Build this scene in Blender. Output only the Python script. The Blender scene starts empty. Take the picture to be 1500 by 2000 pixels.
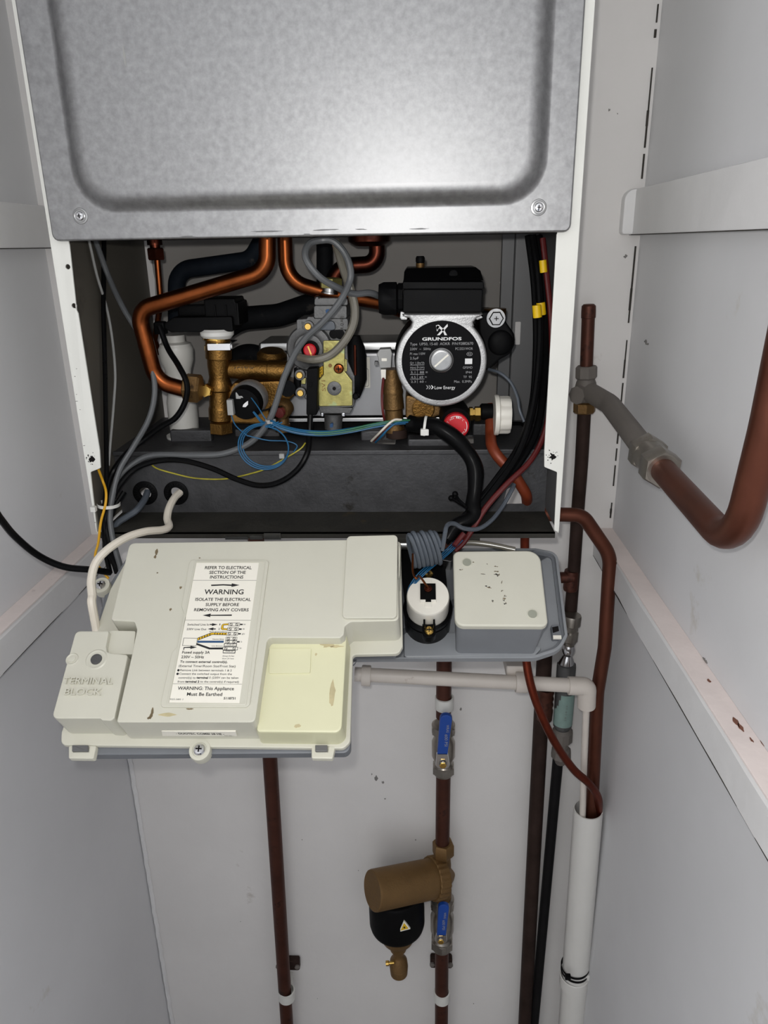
import bpy, bmesh, math, random
from mathutils import Vector, Matrix, noise
from mathutils.geometry import tessellate_polygon
random.seed(7)
S = bpy.context.scene
COL = S.collection
# ------------------------------------------------------------------ camera
F = 1450.0
CAM = Vector((0.0879, -0.6671, 1.62))
AX = Vector((0.99910832, -0.00225787, -0.04215992))      # world X, Y, Z seen in camera axes (x right, y down, z forward)
AY = Vector((0.03887814, -0.3401837, 0.93955497))
AZ = Vector((-0.01646351, -0.94035629, -0.33979258))
cd = bpy.data.cameras.new('camera'); cam = bpy.data.objects.new('camera', cd); COL.objects.link(cam)
right = Vector((AX.x, AY.x, AZ.x)); down = Vector((AX.y, AY.y, AZ.y)); fwd = Vector((AX.z, AY.z, AZ.z))
mw = Matrix((right, -down, -fwd)).transposed().to_4x4(); mw.translation = CAM
cam.matrix_world = mw
cd.sensor_fit = 'VERTICAL'; cd.sensor_height = 24.0; cd.lens = F / 2000.0 * 24.0; cd.clip_start = 0.01
S.camera = cam
# ------------------------------------------------------------------ light
W = bpy.data.worlds.new('room_light'); S.world = W; W.use_nodes = True
bg = W.node_tree.nodes['Background']; bg.inputs[0].default_value = (0.96, 0.98, 1.0, 1); bg.inputs[1].default_value = 1.0
ld = bpy.data.lights.new('phone_flash', 'POINT'); ld.energy = 5.0; ld.shadow_soft_size = 0.006; ld.color = (1.0, 0.985, 0.955)
lo = bpy.data.objects.new('phone_flash', ld); COL.objects.link(lo); lo.location = CAM + Vector((-0.012, 0.004, 0.022))
S.view_settings.view_transform = 'Standard'; S.view_settings.look = 'None'; S.view_settings.gamma = 1.0
S.view_settings.exposure = 0.34; S.view_settings.use_curve_mapping = False

# ------------------------------------------------------------------ pixel rays
def ray(px, py):
    u, v = px - 750.0, py - 1000.0
    return Vector((AX.x*u + AX.y*v + AX.z*F, AY.x*u + AY.y*v + AY.z*F, AZ.x*u + AZ.y*v + AZ.z*F))
def at(px, py, Y=None, X=None, Z=None):
    r = ray(px, py)
    t = (Y-CAM.y)/r.y if Y is not None else (X-CAM.x)/r.x if X is not None else (Z-CAM.z)/r.z
    return CAM + r*t
def depth(p):
    return (Vector(p)-CAM).dot(fwd)
def wpx(p, w):                         # half of a width of w pixels, at point p
    return w*0.5*depth(p)/F
def zz(ox, oy, s):
    return lambda x, y: (ox + x/s, oy + y/s)
z1 = zz(130,450,3.75); z2 = zz(450,450,4.2857); z3 = zz(720,480,3.75); z4 = zz(150,780,3.0); z5 = zz(650,780,2.5)
z6 = zz(80,1030,2.4194); z7 = zz(640,1020,2.5); zl = zz(340,1080,6.25); z8 = zz(700,1250,2.7273); z9 = zz(680,1600,5.0)
z10 = zz(1050,560,3.3333); z11 = zz(950,1150,2.3527); z12 = zz(0,300,2.2222); z13 = zz(0,1100,2.2222); z14 = zz(1000,0,3.0)

# ------------------------------------------------------------------ materials
def lin(c):
    return tuple((x/12.92 if x <= 0.04045 else ((x+0.055)/1.055)**2.4) for x in c)
MATS = {}
def mat(name, rgb, rough=0.5, metal=0.0, var=0.10, scale=40.0, bump=0.0, bscale=200.0, spots=None, sscale=30.0, sth=0.62, stretch=(1,1,1), trans=0.0, rvar=0.1, emit=0, coat=0.0, coords='Object', anis=0):
    m = bpy.data.materials.new(name); m.use_nodes = True; nt = m.node_tree; N = nt.nodes; L = nt.links
    b = N['Principled BSDF']
    rgb = [c/255.0 for c in rgb]; base = lin(rgb)
    tc = N.new('ShaderNodeTexCoord'); mp = N.new('ShaderNodeMapping'); mp.inputs['Scale'].default_value = stretch
    L.new(tc.outputs[coords], mp.inputs[0])
    nz = N.new('ShaderNodeTexNoise'); nz.inputs['Scale'].default_value = scale; nz.inputs['Detail'].default_value = 6
    nz.inputs['Roughness'].default_value = 0.6
    L.new(mp.outputs[0], nz.inputs['Vector'])
    cr = N.new('ShaderNodeValToRGB'); e = cr.color_ramp.elements
    e[0].position = 0.3; e[1].position = 0.7
    e[0].color = tuple(c*(1-var) for c in base)+(1,); e[1].color = tuple(min(1, c*(1+var)) for c in base)+(1,)
    L.new(nz.outputs[0], cr.inputs[0]); out = cr.outputs[0]
    if spots:
        n2 = N.new('ShaderNodeTexNoise'); n2.inputs['Scale'].default_value = sscale; n2.inputs['Detail'].default_value = 8
        n2.inputs['Roughness'].default_value = 0.65
        L.new(mp.outputs[0], n2.inputs['Vector'])
        c2 = N.new('ShaderNodeValToRGB'); c2.color_ramp.elements[0].position = sth; c2.color_ramp.elements[1].position = sth+0.06
        L.new(n2.outputs[0], c2.inputs[0])
        mx = N.new('ShaderNodeMix'); mx.data_type = 'RGBA'
        L.new(c2.outputs[0], mx.inputs[0]); L.new(out, mx.inputs[6]); mx.inputs[7].default_value = lin([c/255.0 for c in spots])+(1,)
        out = mx.outputs[2]
    L.new(out, b.inputs['Base Color'])
    b.inputs['Metallic'].default_value = metal
    mr = N.new('ShaderNodeMapRange'); mr.inputs[3].default_value = max(0.03, rough-rvar); mr.inputs[4].default_value = min(1, rough+rvar)
    L.new(nz.outputs[0], mr.inputs[0]); L.new(mr.outputs[0], b.inputs['Roughness'])
    if bump:
        n3 = N.new('ShaderNodeTexNoise'); n3.inputs['Scale'].default_value = bscale; n3.inputs['Detail'].default_value = 3
        L.new(mp.outputs[0], n3.inputs['Vector'])
        bp = N.new('ShaderNodeBump'); bp.inputs['Strength'].default_value = bump; bp.inputs['Distance'].default_value = 0.001
        L.new(n3.outputs[0], bp.inputs['Height']); L.new(bp.outputs[0], b.inputs['Normal'])
    if 'black' in name or name == 'soot': b.inputs['Specular IOR Level'].default_value = 0.07
    if trans: b.inputs['Transmission Weight'].default_value = trans; b.inputs['IOR'].default_value = 1.35
    if coat: b.inputs['Coat Weight'].default_value = coat; b.inputs['Coat Roughness'].default_value = 0.15
    MATS[name] = m
    return m
mat('wall_paint', (221,221,223), 0.55, var=0.05, scale=3, bump=0.25, bscale=70, spots=(206,203,198), sscale=7, sth=0.66, rvar=0.05)
mat('wall_paint_rear', (224,221,219), 0.7, var=0.05, scale=4, bump=0.4, bscale=60, spots=(196,190,184), sscale=8, sth=0.66, rvar=0.05)
mat('trim_paint', (228,227,227), 0.55, var=0.06, scale=6, bump=0.6, bscale=45, spots=(204,200,196), sscale=14, sth=0.66)
mat('plaster_bare', (200,186,180), 0.9, var=0.15, scale=20, bump=0.8, bscale=90, spots=(128,82,62), sscale=16, sth=0.70)
mat('rust_mark', (120,78,62), 0.9, var=0.3, scale=60)
mat('seam_dark', (58,54,50), 0.95, var=0.3, scale=60)
mat('scuff', (128,125,122), 0.9, var=0.2, scale=50)
mat('floor_mat', (120,112,104), 0.8, var=0.2, scale=8)
mat('enamel', (224,224,218), 0.35, var=0.03, scale=20, spots=(205,200,182), sscale=18, sth=0.68, coat=0.3)
mat('enamel_inner_shade', (86,82,74), 0.6, var=0.12, scale=9, spots=(74,70,64), sscale=8, sth=0.6)  # white inner coat, darkened in colour to paint the unlit interior
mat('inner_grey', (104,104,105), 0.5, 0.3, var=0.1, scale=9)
mat('galvanised', (153,153,154), 0.46, 1.0, var=0.17, scale=170, bump=0.04, bscale=260, stretch=(1,1,1), rvar=0.07)
mat('chamber_base', (40,38,36), 0.8, var=0.2)
mat('tray_steel', (74,74,76), 0.5, 0.55, var=0.16, scale=60, spots=(48,46,44), sscale=22, sth=0.63, bump=0.3, bscale=300)
mat('tray_dirty', (40,38,33), 0.75, 0.1, var=0.3, scale=30, spots=(66,56,38), sscale=22, sth=0.6, bump=0.6, bscale=150)
mat('copper', (116,62,32), 0.33, 1.0, var=0.22, scale=50, rvar=0.1, spots=(96,46,30), sscale=24, sth=0.62)
mat('copper_dark', (76,38,28), 0.34, 1.0, var=0.2, scale=40, spots=(92,56,50), sscale=18, sth=0.6)
mat('copper_red', (108,46,30), 0.4, 0.9, var=0.2, scale=60)
mat('copper_old', (82,48,38), 0.5, 0.7, var=0.22, scale=30, spots=(54,34,30), sscale=22, sth=0.58, bump=0.2)
mat('copper_wall', (98,56,42), 0.42, 0.75, var=0.18, scale=22, spots=(198,190,182), sscale=40, sth=0.79)
mat('pipe_blackened', (56,44,40), 0.6, 0.35, var=0.3, scale=30, spots=(112,110,106), sscale=34, sth=0.68, bump=0.3)
mat('pipe_black', (26,25,26), 0.5, 0.0, var=0.2, scale=30, spots=(80,78,76), sscale=50, sth=0.74)
mat('pipe_painted', (110,104,99), 0.65, 0.1, var=0.12, scale=20, spots=(78,70,64), sscale=20, sth=0.63, bump=0.2)
mat('nickel', (150,144,136), 0.32, 0.9, var=0.15, scale=60, spots=(120,92,60), sscale=35, sth=0.66)
mat('brass', (122,90,46), 0.40, 0.95, var=0.18, scale=45, bump=0.4, bscale=500, spots=(108,80,44), sscale=30, sth=0.62)
mat('brass_dark', (122,94,58), 0.5, 0.8, var=0.2, scale=45, bump=0.4, bscale=400, spots=(70,54,38), sscale=28, sth=0.6)
mat('brass_bright', (214,176,96), 0.25, 1.0, var=0.1, scale=60)
mat('bronze_cast', (122,94,58), 0.55, 0.6, var=0.12, scale=40, bump=0.5, bscale=500)
mat('zinc_yellow', (158,150,92), 0.36, 0.75, var=0.25, scale=120, spots=(156,166,120), sscale=60, sth=0.56, bump=0.2, bscale=300)
mat('diecast', (98,98,98), 0.5, 0.7, var=0.14, scale=50, bump=0.3, bscale=400)
mat('silver_paint', (176,176,176), 0.42, 0.75, var=0.10, scale=300, bump=0.3, bscale=900)
mat('chrome', (210,210,212), 0.15, 1.0, var=0.05)
mat('steel', (160,160,160), 0.3, 1.0, var=0.1)
mat('plate_exchanger', (150,150,152), 0.4, 0.7, var=0.08, scale=20)
mat('black_plastic', (13,13,14), 0.5, var=0.15, scale=60)
mat('black_gloss', (9,9,10), 0.3, var=0.1, scale=60)
mat('black_face', (15,15,17), 0.6, var=0.15, scale=200, spots=(38,38,40), sscale=420, sth=0.70)
mat('black_rubber', (16,17,19), 0.7, var=0.3, scale=60, spots=(46,44,42), sscale=30, sth=0.64, bump=0.4)
mat('blue_black_rubber', (22,27,34), 0.65, var=0.3, scale=50, spots=(62,60,58), sscale=36, sth=0.66)
mat('cable_black', (12,12,13), 0.3, var=0.15)
mat('cable_grey', (88,90,92), 0.42, var=0.06, scale=40)
mat('cable_slate', (78,84,92), 0.4, var=0.08, scale=60)
mat('cable_white', (222,214,200), 0.4, var=0.05, scale=40, spots=(176,160,140), sscale=60, sth=0.72)
mat('cable_silver', (150,150,148), 0.4, var=0.05)
mat('wire_yellow', (214,160,30), 0.4, var=0.1)
mat('wire_green', (36,96,66), 0.4, var=0.1)
mat('wire_yellow_green', (164,154,44), 0.4, var=0.3, scale=120)
mat('wire_blue', (24,88,128), 0.4, var=0.1)
mat('wire_red', (84,18,18), 0.4, var=0.1)
mat('wire_maroon', (96,36,36), 0.4, var=0.1)
mat('tape_yellow', (232,190,16), 0.45, var=0.08)
mat('tube_clear', (112,108,98), 0.22, var=0.1, scale=30, coat=0.6)
mat('hose_orange', (130,56,30), 0.45, 0.2, var=0.12, scale=40)
mat('cover_plastic', (203,201,187), 0.42, var=0.025, scale=14, spots=(196,192,172), sscale=9, sth=0.66)
mat('cover_yellowed', (216,214,180), 0.42, var=0.03, scale=10)
mat('tray_grey', (140,143,147), 0.4, var=0.05, scale=30, coat=0.2)
mat('tray_grey_dark', (112,115,120), 0.45, var=0.05, scale=30)
mat('box_base_grey', (128,131,136), 0.5, var=0.04)
mat('cover_dirt', (112,98,74), 0.9, var=0.3, scale=80)
mat('well_grey', (150,152,138), 0.5, var=0.05)
mat('ledge_paint', (236,224,220), 0.7, var=0.06, scale=14, bump=0.8, bscale=60, spots=(170,156,150), sscale=20, sth=0.68)
mat('wall_patch_dark', (146,142,138), 0.8, var=0.06, scale=9, bump=0.4, bscale=80, spots=(120,112,104), sscale=22, sth=0.68)
mat('cover_stain', (190,178,140), 0.7, var=0.15, scale=80)
mat('soot', (30,28,28), 0.95, var=0.3, scale=200)
mat('label_white', (238,234,222), 0.45, var=0.01)
mat('ink', (22,22,24), 0.6, var=0.05)
mat('ink_grey', (110,110,108), 0.6, var=0.05)
mat('ink_blue', (30,72,116), 0.6, var=0.05)
mat('ink_yellow', (222,178,20), 0.6, var=0.05)
mat('print_white', (226,226,226), 0.6, var=0.03)
mat('print_grey', (150,150,152), 0.6, var=0.03)
mat('pvc_white', (216,214,210), 0.38, var=0.03, scale=14, spots=(190,184,174), sscale=20, sth=0.70, coat=0.2)
mat('pvc_old', (206,198,190), 0.45, var=0.05, scale=20, spots=(168,152,140), sscale=18, sth=0.64)
mat('white_plastic', (216,215,210), 0.4, var=0.05, spots=(190,186,176), sscale=30, sth=0.68)
mat('bottle_plastic', (206,204,198), 0.35, var=0.05, scale=20)
mat('gauge_white', (228,224,214), 0.35, var=0.03, scale=30)
mat('red_plastic', (196,20,34), 0.4, var=0.06)
mat('blue_sleeve', (16,66,150), 0.45, var=0.08, scale=60)
mat('label_teal', (128,152,146), 0.5, var=0.1, scale=60)
mat('window_clear', (150,160,160), 0.2, var=0.05, trans=0.6)
mat('jamb_paint', (205,205,205), 0.5, var=0.03)
mat('reflection_wall_paint', (90,104,128), 0.5, var=0.05)

# ------------------------------------------------------------------ builder
def frame(o, x, y):
    x = Vector(x).normalized(); y = Vector(y); y = (y - x*y.dot(x)).normalized(); z = x.cross(y)
    m = Matrix((x, y, z)).transposed().to_4x4(); m.translation = Vector(o); return m
def FR(Y):                             # local x = world X, local y = world Z, local z = towards the viewer
    return frame((0, Y, 0), (1,0,0), (0,0,1))
def fp(p, Y):
    q = at(p[0], p[1], Y=Y); return (q.x, q.z)
TILT = math.radians(35); HINGE = Vector((0, -0.02, 1.352))
PU = Vector((1,0,0)); PV = Vector((0, math.cos(TILT), math.sin(TILT))); PN = PU.cross(PV)
PF = frame(HINGE, PU, PV)
def pp(p, h=0.0):
    r = ray(*p); o = HINGE + PN*h; t = (o-CAM).dot(PN)/r.dot(PN); q = CAM + r*t - o
    return (q.dot(PU), q.dot(PV))
def rp(pts, r=0.0, n=5):               # polygon with rounded corners; r a number or one per corner
    out = []; k = len(pts)
    for i in range(k):
        p = Vector(pts[i]); a = Vector(pts[i-1]); b = Vector(pts[(i+1) % k])
        ri = r[i] if isinstance(r, (list, tuple)) else r
        da = (a-p); db = (b-p); la, lb = da.length, db.length
        if ri <= 1e-7 or la < 1e-9 or lb < 1e-9: out.append(tuple(p)); continue
        da /= la; db /= lb; c = max(-0.9999, min(0.9999, da.dot(db))); ang = math.acos(c)
        if ang > math.pi-0.05: out.append(tuple(p)); continue
        d = min(ri/math.tan(ang/2), la*0.49, lb*0.49); rr = d*math.tan(ang/2)
        cen = p + (da+db).normalized()*(rr/math.sin(ang/2))
        s = p+da*d-cen; e = p+db*d-cen
        a0 = math.atan2(s.y, s.x); a1 = math.atan2(e.y, e.x); dd = (a1-a0+math.pi) % (2*math.pi) - math.pi
        for j in range(n+1):
            t = a0+dd*j/n; out.append((cen.x+rr*math.cos(t), cen.y+rr*math.sin(t)))
    return out
def rect(x0, y0, x1, y1, r=0.0, n=5): return rp([(x0,y0),(x1,y0),(x1,y1),(x0,y1)], r, n)
def circ(cx, cy, r, n=32, ry=None): return [(cx+r*math.cos(2*math.pi*i/n), cy+(ry or r)*math.sin(2*math.pi*i/n)) for i in range(n)]
def area(p): return 0.5*sum(p[i-1][0]*p[i][1]-p[i][0]*p[i-1][1] for i in range(len(p)))
def inset(p, d):
    k = len(p); out = []; s = 1 if area(p) > 0 else -1
    for i in range(k):
        a = Vector(p[i-1]); b = Vector(p[i]); c = Vector(p[(i+1) % k])
        e1 = b-a; e2 = c-b
        if e1.length < 1e-9: e1 = e2
        if e2.length < 1e-9: e2 = e1
        if e1.length < 1e-9: out.append(p[i]); continue
        n1 = Vector((-e1.y, e1.x)).normalized()*s; n2 = Vector((-e2.y, e2.x)).normalized()*s
        m = n1+n2
        if m.length < 1e-6: m = n1
        m.normalize(); out.append(tuple(b + m*(d/max(0.45, m.dot(n1)))))
    return out
class B:
    def __init__(s, M=None): s.v = []; s.f = []; s.M = M or Matrix(); s.flat = False
    def add(s, vs, fs, M=None):
        o = len(s.v); T = s.M if M is None else M
        s.v += [T @ Vector(v) for v in vs]; s.f += [tuple(i+o for i in f) for f in fs]; return s
    def loft(s, rings, cap0=True, cap1=True, closed=True, M=None):
        k = len(rings[0]); vs = [p for r in rings for p in r]; fs = []
        for i in range(len(rings)-1):
            for j in range(k if closed else k-1):
                a = i*k+j; b = i*k+(j+1) % k
                fs.append((a, b, b+k, a+k))
        if cap0: fs.append(tuple(range(k))[::-1])
        if cap1: fs.append(tuple((len(rings)-1)*k+j for j in range(k)))
        return s.add(vs, fs, M)
    def plate(s, outline, z0, z1, bev=0.0, holes=(), M=None, bseg=2, b0=0.0):
        if area(outline) < 0: outline = outline[::-1]
        hs = [h if area(h) < 0 else h[::-1] for h in holes]
        def prof():
            L = []
            if b0: L += [(b0*(1-math.sin(t)), z0+b0*(1-math.cos(t))) for t in [math.pi/2*i/bseg for i in range(bseg)]]
            L.append((0, z0+b0))
            if bev:
                L.append((0, z1-bev)); L += [(bev*(1-math.cos(t)), z1-bev+bev*math.sin(t)) for t in [math.pi/2*i/bseg for i in range(1, bseg+1)]]
            else: L.append((0, z1))
            return L
        P = prof(); rings = [[(x, y, z) for x, y in (inset(outline, d) if d else outline)] for d, z in P]
        if not hs: return s.loft(rings, M=M)
        s.loft(rings, False, False, M=M)
        for h in hs: s.loft([[(x, y, z0) for x, y in h], [(x, y, z1) for x, y in h]], False, False, M=M)
        for z, top in ((z0, 0), (z1, 1)):
            o = rings[-1] if top else rings[0]
            loops = [[Vector(p) for p in o]] + [[Vector((x, y, z)) for x, y in h] for h in hs]
            flat = [tuple(p) for l in loops for p in l]
            tri = tessellate_polygon(loops); fs = []
            for t in tri:
                a, b, c = (Vector(flat[i]) for i in t); nn = (b-a).cross(c-a).z
                t = tuple(t)
                if (nn > 0) != bool(top): t = t[::-1]
                fs.append(t)
            s.add(flat, fs, M)
        return s
    def box(s, a, b, bev=0.0, r=None, M=None):
        return s.plate(rect(min(a[0],b[0]), min(a[1],b[1]), max(a[0],b[0]), max(a[1],b[1]), r if r is not None else bev, 3), min(a[2],b[2]), max(a[2],b[2]), bev, M=M, b0=0)
    def lathe(s, prof, o, d, seg=28, rot=0.0, a0=True, a1=True):       # prof: (radius, distance along the axis)
        d = Vector(d).normalized(); x = d.orthogonal().normalized()
        if abs(d.z) < 0.9: x = d.cross(Vector((0,0,1))).normalized()
        y = d.cross(x); o = Vector(o)
        rings = [[tuple(o + d*h + (x*math.cos(2*math.pi*j/seg+rot) + y*math.sin(2*math.pi*j/seg+rot))*r) for j in range(seg)] for r, h in prof]
        return s.loft(rings, a0, a1, M=Matrix())
    def hexnut(s, o, d, r, l, rot=0.0):
        return s.lathe([(r*0.9, 0), (r, l*0.12), (r, l*0.88), (r*0.9, l)], o, d, 6, rot)
    def tube(s, pts, r, seg=12, caps=True):
        P = [Vector(p) for p in pts]; R = r if isinstance(r, (list, tuple)) else [r]*len(P)
        t0 = (P[1]-P[0]).normalized(); x = t0.orthogonal().normalized(); rings = []
        for i, p in enumerate(P):
            a = P[max(0, i-1)]; b = P[min(len(P)-1, i+1)]; t = (b-a).normalized()
            x = (x - t*x.dot(t)); x = x.normalized() if x.length > 1e-6 else t.orthogonal().normalized()
            y = t.cross(x)
            rings.append([tuple(p + (x*math.cos(2*math.pi*j/seg)+y*math.sin(2*math.pi*j/seg))*R[i]) for j in range(seg)])
        return s.loft(rings, caps, caps, M=Matrix())
    def ball(s, c, r, seg=16, M=None):
        c = Vector(c); rings = [[tuple(c+Vector((r*math.sin(a)*math.cos(2*math.pi*j/seg), r*math.sin(a)*math.sin(2*math.pi*j/seg), -r*math.cos(a)))) for j in range(seg)] for a in [math.pi*(i+0.02)/(8.04) for i in range(9)]]
        return s.loft(rings, M=M or Matrix())
    def text(s, txt, x0, y0, h, x1=None, align='LEFT', z=0.0, shear=0.0, thick=0.0, depth_=0.0, M=None, spacing=1.0):
        cu = bpy.data.curves.new('t', 'FONT'); cu.body = txt; cu.size = 1.0; cu.shear = shear; cu.offset = thick; cu.extrude = depth_/max(h, 1e-6)*0.7; cu.resolution_u = 3
        cu.space_character = spacing
        ob = bpy.data.objects.new('t', cu); COL.objects.link(ob)
        dg = bpy.context.evaluated_depsgraph_get(); dg.update(); me = bpy.data.meshes.new_from_object(ob.evaluated_get(dg))
        xs = [v.co.x for v in me.vertices]
        if xs:
            lo_, hi = min(xs), max(xs); k = h/0.70; kx = k if x1 is None else (x1-x0)/(hi-lo_)
            off = x0 - lo_*kx if align == 'LEFT' or x1 is not None else x0 - (lo_+hi)/2*kx
            s.add([(v.co.x*kx+off, y0+v.co.y*k, z+v.co.z*k) for v in me.vertices], [tuple(p.vertices) for p in me.polygons], M)
        bpy.data.objects.remove(ob); bpy.data.curves.remove(cu); bpy.data.meshes.remove(me)
        return s
    def build(s, name, m, parent=None, ang=35, kind=None, label=None, extra=(), origin=None):
        me = bpy.data.meshes.new(name)
        off = Vector(parent['_w']) if parent is not None else (Vector(origin) if origin is not None else (sum(s.v, Vector())/max(1, len(s.v))))
        me.from_pydata([tuple(v-off) for v in s.v], [], s.f); me.validate(); me.update()
        bm = bmesh.new(); bm.from_mesh(me); bmesh.ops.remove_doubles(bm, verts=bm.verts, dist=1e-6); bmesh.ops.recalc_face_normals(bm, faces=bm.faces); bm.to_mesh(me); bm.free()
        for p in me.polygons: p.use_smooth = True
        big = any(len(p.vertices) > 7 for p in me.polygons)
        me.set_sharp_from_angle(angle=math.radians(ang))
        me.materials.append(MATS[m]); ob = bpy.data.objects.new(name, me); COL.objects.link(ob)
        if big:
            wn = ob.modifiers.new('normals', 'WEIGHTED_NORMAL'); wn.keep_sharp = True; wn.weight = 90
        ob['_w'] = tuple(off)
        if parent is not None: ob.parent = parent; ob.location = (0, 0, 0)
        else: ob.location = off
        if kind: ob['kind'] = kind
        if label: ob['label'] = label
        return ob
def thing(name, label, cat, loc, group=None):
    o = bpy.data.objects.new(name, None); COL.objects.link(o); o.empty_display_size = 0.02; o.location = Vector(loc)
    o['_w'] = tuple(loc); o['label'] = label; o['category'] = cat
    if group: o['group'] = group
    return o
def tag(o, label, cat, group=None):
    o['label'] = label; o['category'] = cat
    if group: o['group'] = group
    return o
def struct(o): o['kind'] = 'structure'; return o
def cr(pts, n=10):                      # smooth curve through points
    P = [Vector(p) for p in pts]; P = [P[0]*2-P[1]] + P + [P[-1]*2-P[-2]]; out = []
    for i in range(1, len(P)-2):
        a, b, c, d = P[i-1:i+3]
        for j in range(n):
            t = j/n; out.append(0.5*((2*b)+(c-a)*t+(2*a-5*b+4*c-d)*t*t+(3*b-a-3*c+d)*t**3))
    out.append(P[-2]); return out
def bend(pts, r, n=8):                  # straight runs joined by round bends
    P = [Vector(p) for p in pts]; out = [P[0]]
    for i in range(1, len(P)-1):
        p = P[i]; a = P[i-1]-p; b = P[i+1]-p; la, lb = a.length, b.length; a /= la; b /= lb
        ang = a.angle(b); ri = r[i-1] if isinstance(r, (list, tuple)) else r
        if ang > 3.1: out.append(p); continue
        d = min(ri/math.tan(ang/2), la*0.48, lb*0.48); s = p+a*d; e = p+b*d
        rr = d*math.tan(ang/2); cen = p+(a+b).normalized()*(rr/math.sin(ang/2)); u = (s-cen); w = (e-cen); th = u.angle(w)
        for j in range(n+1):
            t = j/n; out.append((u*math.sin((1-t)*th)+w*math.sin(t*th))/math.sin(th)+cen if th > 1e-3 else s.lerp(e, t))
    out.append(P[-1]); return out
def clampx(p):
    q = at(p[0], p[1], Y=p[2])
    return at(p[0], p[1], X=-0.2165) if q.x < -0.2165 and q.z > 1.36 and q.y > 0 else q
def PX(l): return [clampx(p) for p in l]
def PX_(l): return [at(p[0], p[1], Y=p[2]) for p in l]
def cable(name, pix, w, m, label=None, cat=None, parent=None, group=None, seg=10, n=8):
    P = cr(PX(pix), n); b = B(); b.tube(P, wpx(P[len(P)//2], w), seg)
    o = b.build(name, m, parent)
    if label: tag(o, label, cat, group)
    return o
def screwhead(b, o, d, r):
    b.lathe([(r, 0), (r, r*0.35), (r*0.8, r*0.62), (r*0.25, r*0.72)], o, d, 16)
def cross(b, o, d, r, up=(0,0,1)):      # driver recess drawn as two thin bars sunk flush
    d = Vector(d).normalized(); M = frame(Vector(o)+d*(r*0.74), d.cross(Vector(up)) if abs(d.dot(Vector(up))) < 0.95 else (1,0,0), up if abs(d.dot(Vector(up))) < 0.95 else (0,1,0))
    b.box((-r*0.5, -r*0.09, -r*0.1), (r*0.5, r*0.09, r*0.03), M=M); b.box((-r*0.09, -r*0.5, -r*0.1), (r*0.09, r*0.5, r*0.03), M=M)
VIEW = Vector((0, -1, 0))

# ================================================================== THE CUPBOARD
WY = 0.23; XL, XR = -0.34, 0.34; YF = -1.0; H = 2.3
def slab(name, a, b, m): return struct(B().box(a, b).build(name, m))
YF = -0.80
slab('floor', (-1.6, -2.6, -0.05), (1.8, WY+0.1, 0), 'floor_mat')
slab('ceiling', (XL-0.1, YF-0.1, H), (XR+0.1, WY+0.1, H+0.05), 'wall_paint')
slab('wall_back', (XL-0.1, WY, 0), (XR+0.1, WY+0.06, H), 'wall_paint_rear')
slab('wall_left', (XL-0.06, YF, 0), (XL, WY, H), 'wall_paint')
slab('wall_right', (XR, YF, 0), (XR+0.06, WY, H), 'wall_paint')
slab('reflection_wall', (0.27, -2.60, 0), (1.8, -2.5, H), 'reflection_wall_paint')  # unseen wall added to give the steel cover its bluish reflection
# timber rails on the side walls
b = B(); b.box((XR-0.012, -0.79, 1.625), (XR, WY, 1.672), 0.003); b.plate(rp([(0.316,1.625),(XR,1.625),(XR,1.672),(0.316,1.672)], [0.004,0,0,0.012]), -WY, -WY+0.012, 0.003, M=frame((0,0,0),(1,0,0),(0,0,1)))
struct(b.build('trim_1', 'trim_paint'))
b = B(); b.box((XL, -0.79, 1.622), (XL+0.010, WY, 1.667), 0.003); struct(b.build('trim_2', 'trim_paint'))
def rail(x0, x1, name, zt, zb):
    b = B(); sgn = 1 if x1 > x0 else -1; n = 40; rings = []
    for i in range(n+1):
        y = -0.79 + (WY+0.79)*i/n
        e = 0.0015*noise.noise(Vector((y*14, 3.1, x0*9))); e2 = 0.001*noise.noise(Vector((y*22, 9.1, x0*9)))
        pr = [(x0, zb), (x1+e, zb), (x1+e, zt-0.004+e2), (x1-sgn*0.003+e, zt+e2), (x0, zt+e2*0.5)]
        rings.append([(px, y, pz) for px, pz in pr])
    b.loft(rings); return struct(b.build(name, 'trim_paint'))
rail(XR, XR-0.022, 'trim_3', 1.272, 1.236); rail(XL, XL+0.020, 'trim_4', 1.264, 1.226)
b = B(); b.box((XR-0.0212,-0.79,1.2715),(XR,WY,1.2732),0.0006); b.box((XL,-0.79,1.2635),(XL+0.0192,WY,1.2652),0.0006); struct(b.build('trim_9','ledge_paint'))
b = B(FR(0)); wp = [(-0.216,1.36)]+[(-0.216+0.0015*noise.noise(Vector((k*.9,2,0))),1.36+k*.009) for k in range(1,31)]+[(0.187+0.003*noise.noise(Vector((k*.9,7,0))),1.63-k*.009) for k in range(0,31)]; b.plate(wp[::-1],-WY-0.001,-WY+0.0012); struct(b.build('trim_10','wall_patch_dark'))  # darker, ragged-edged patch of rear wall behind the boiler
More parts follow.
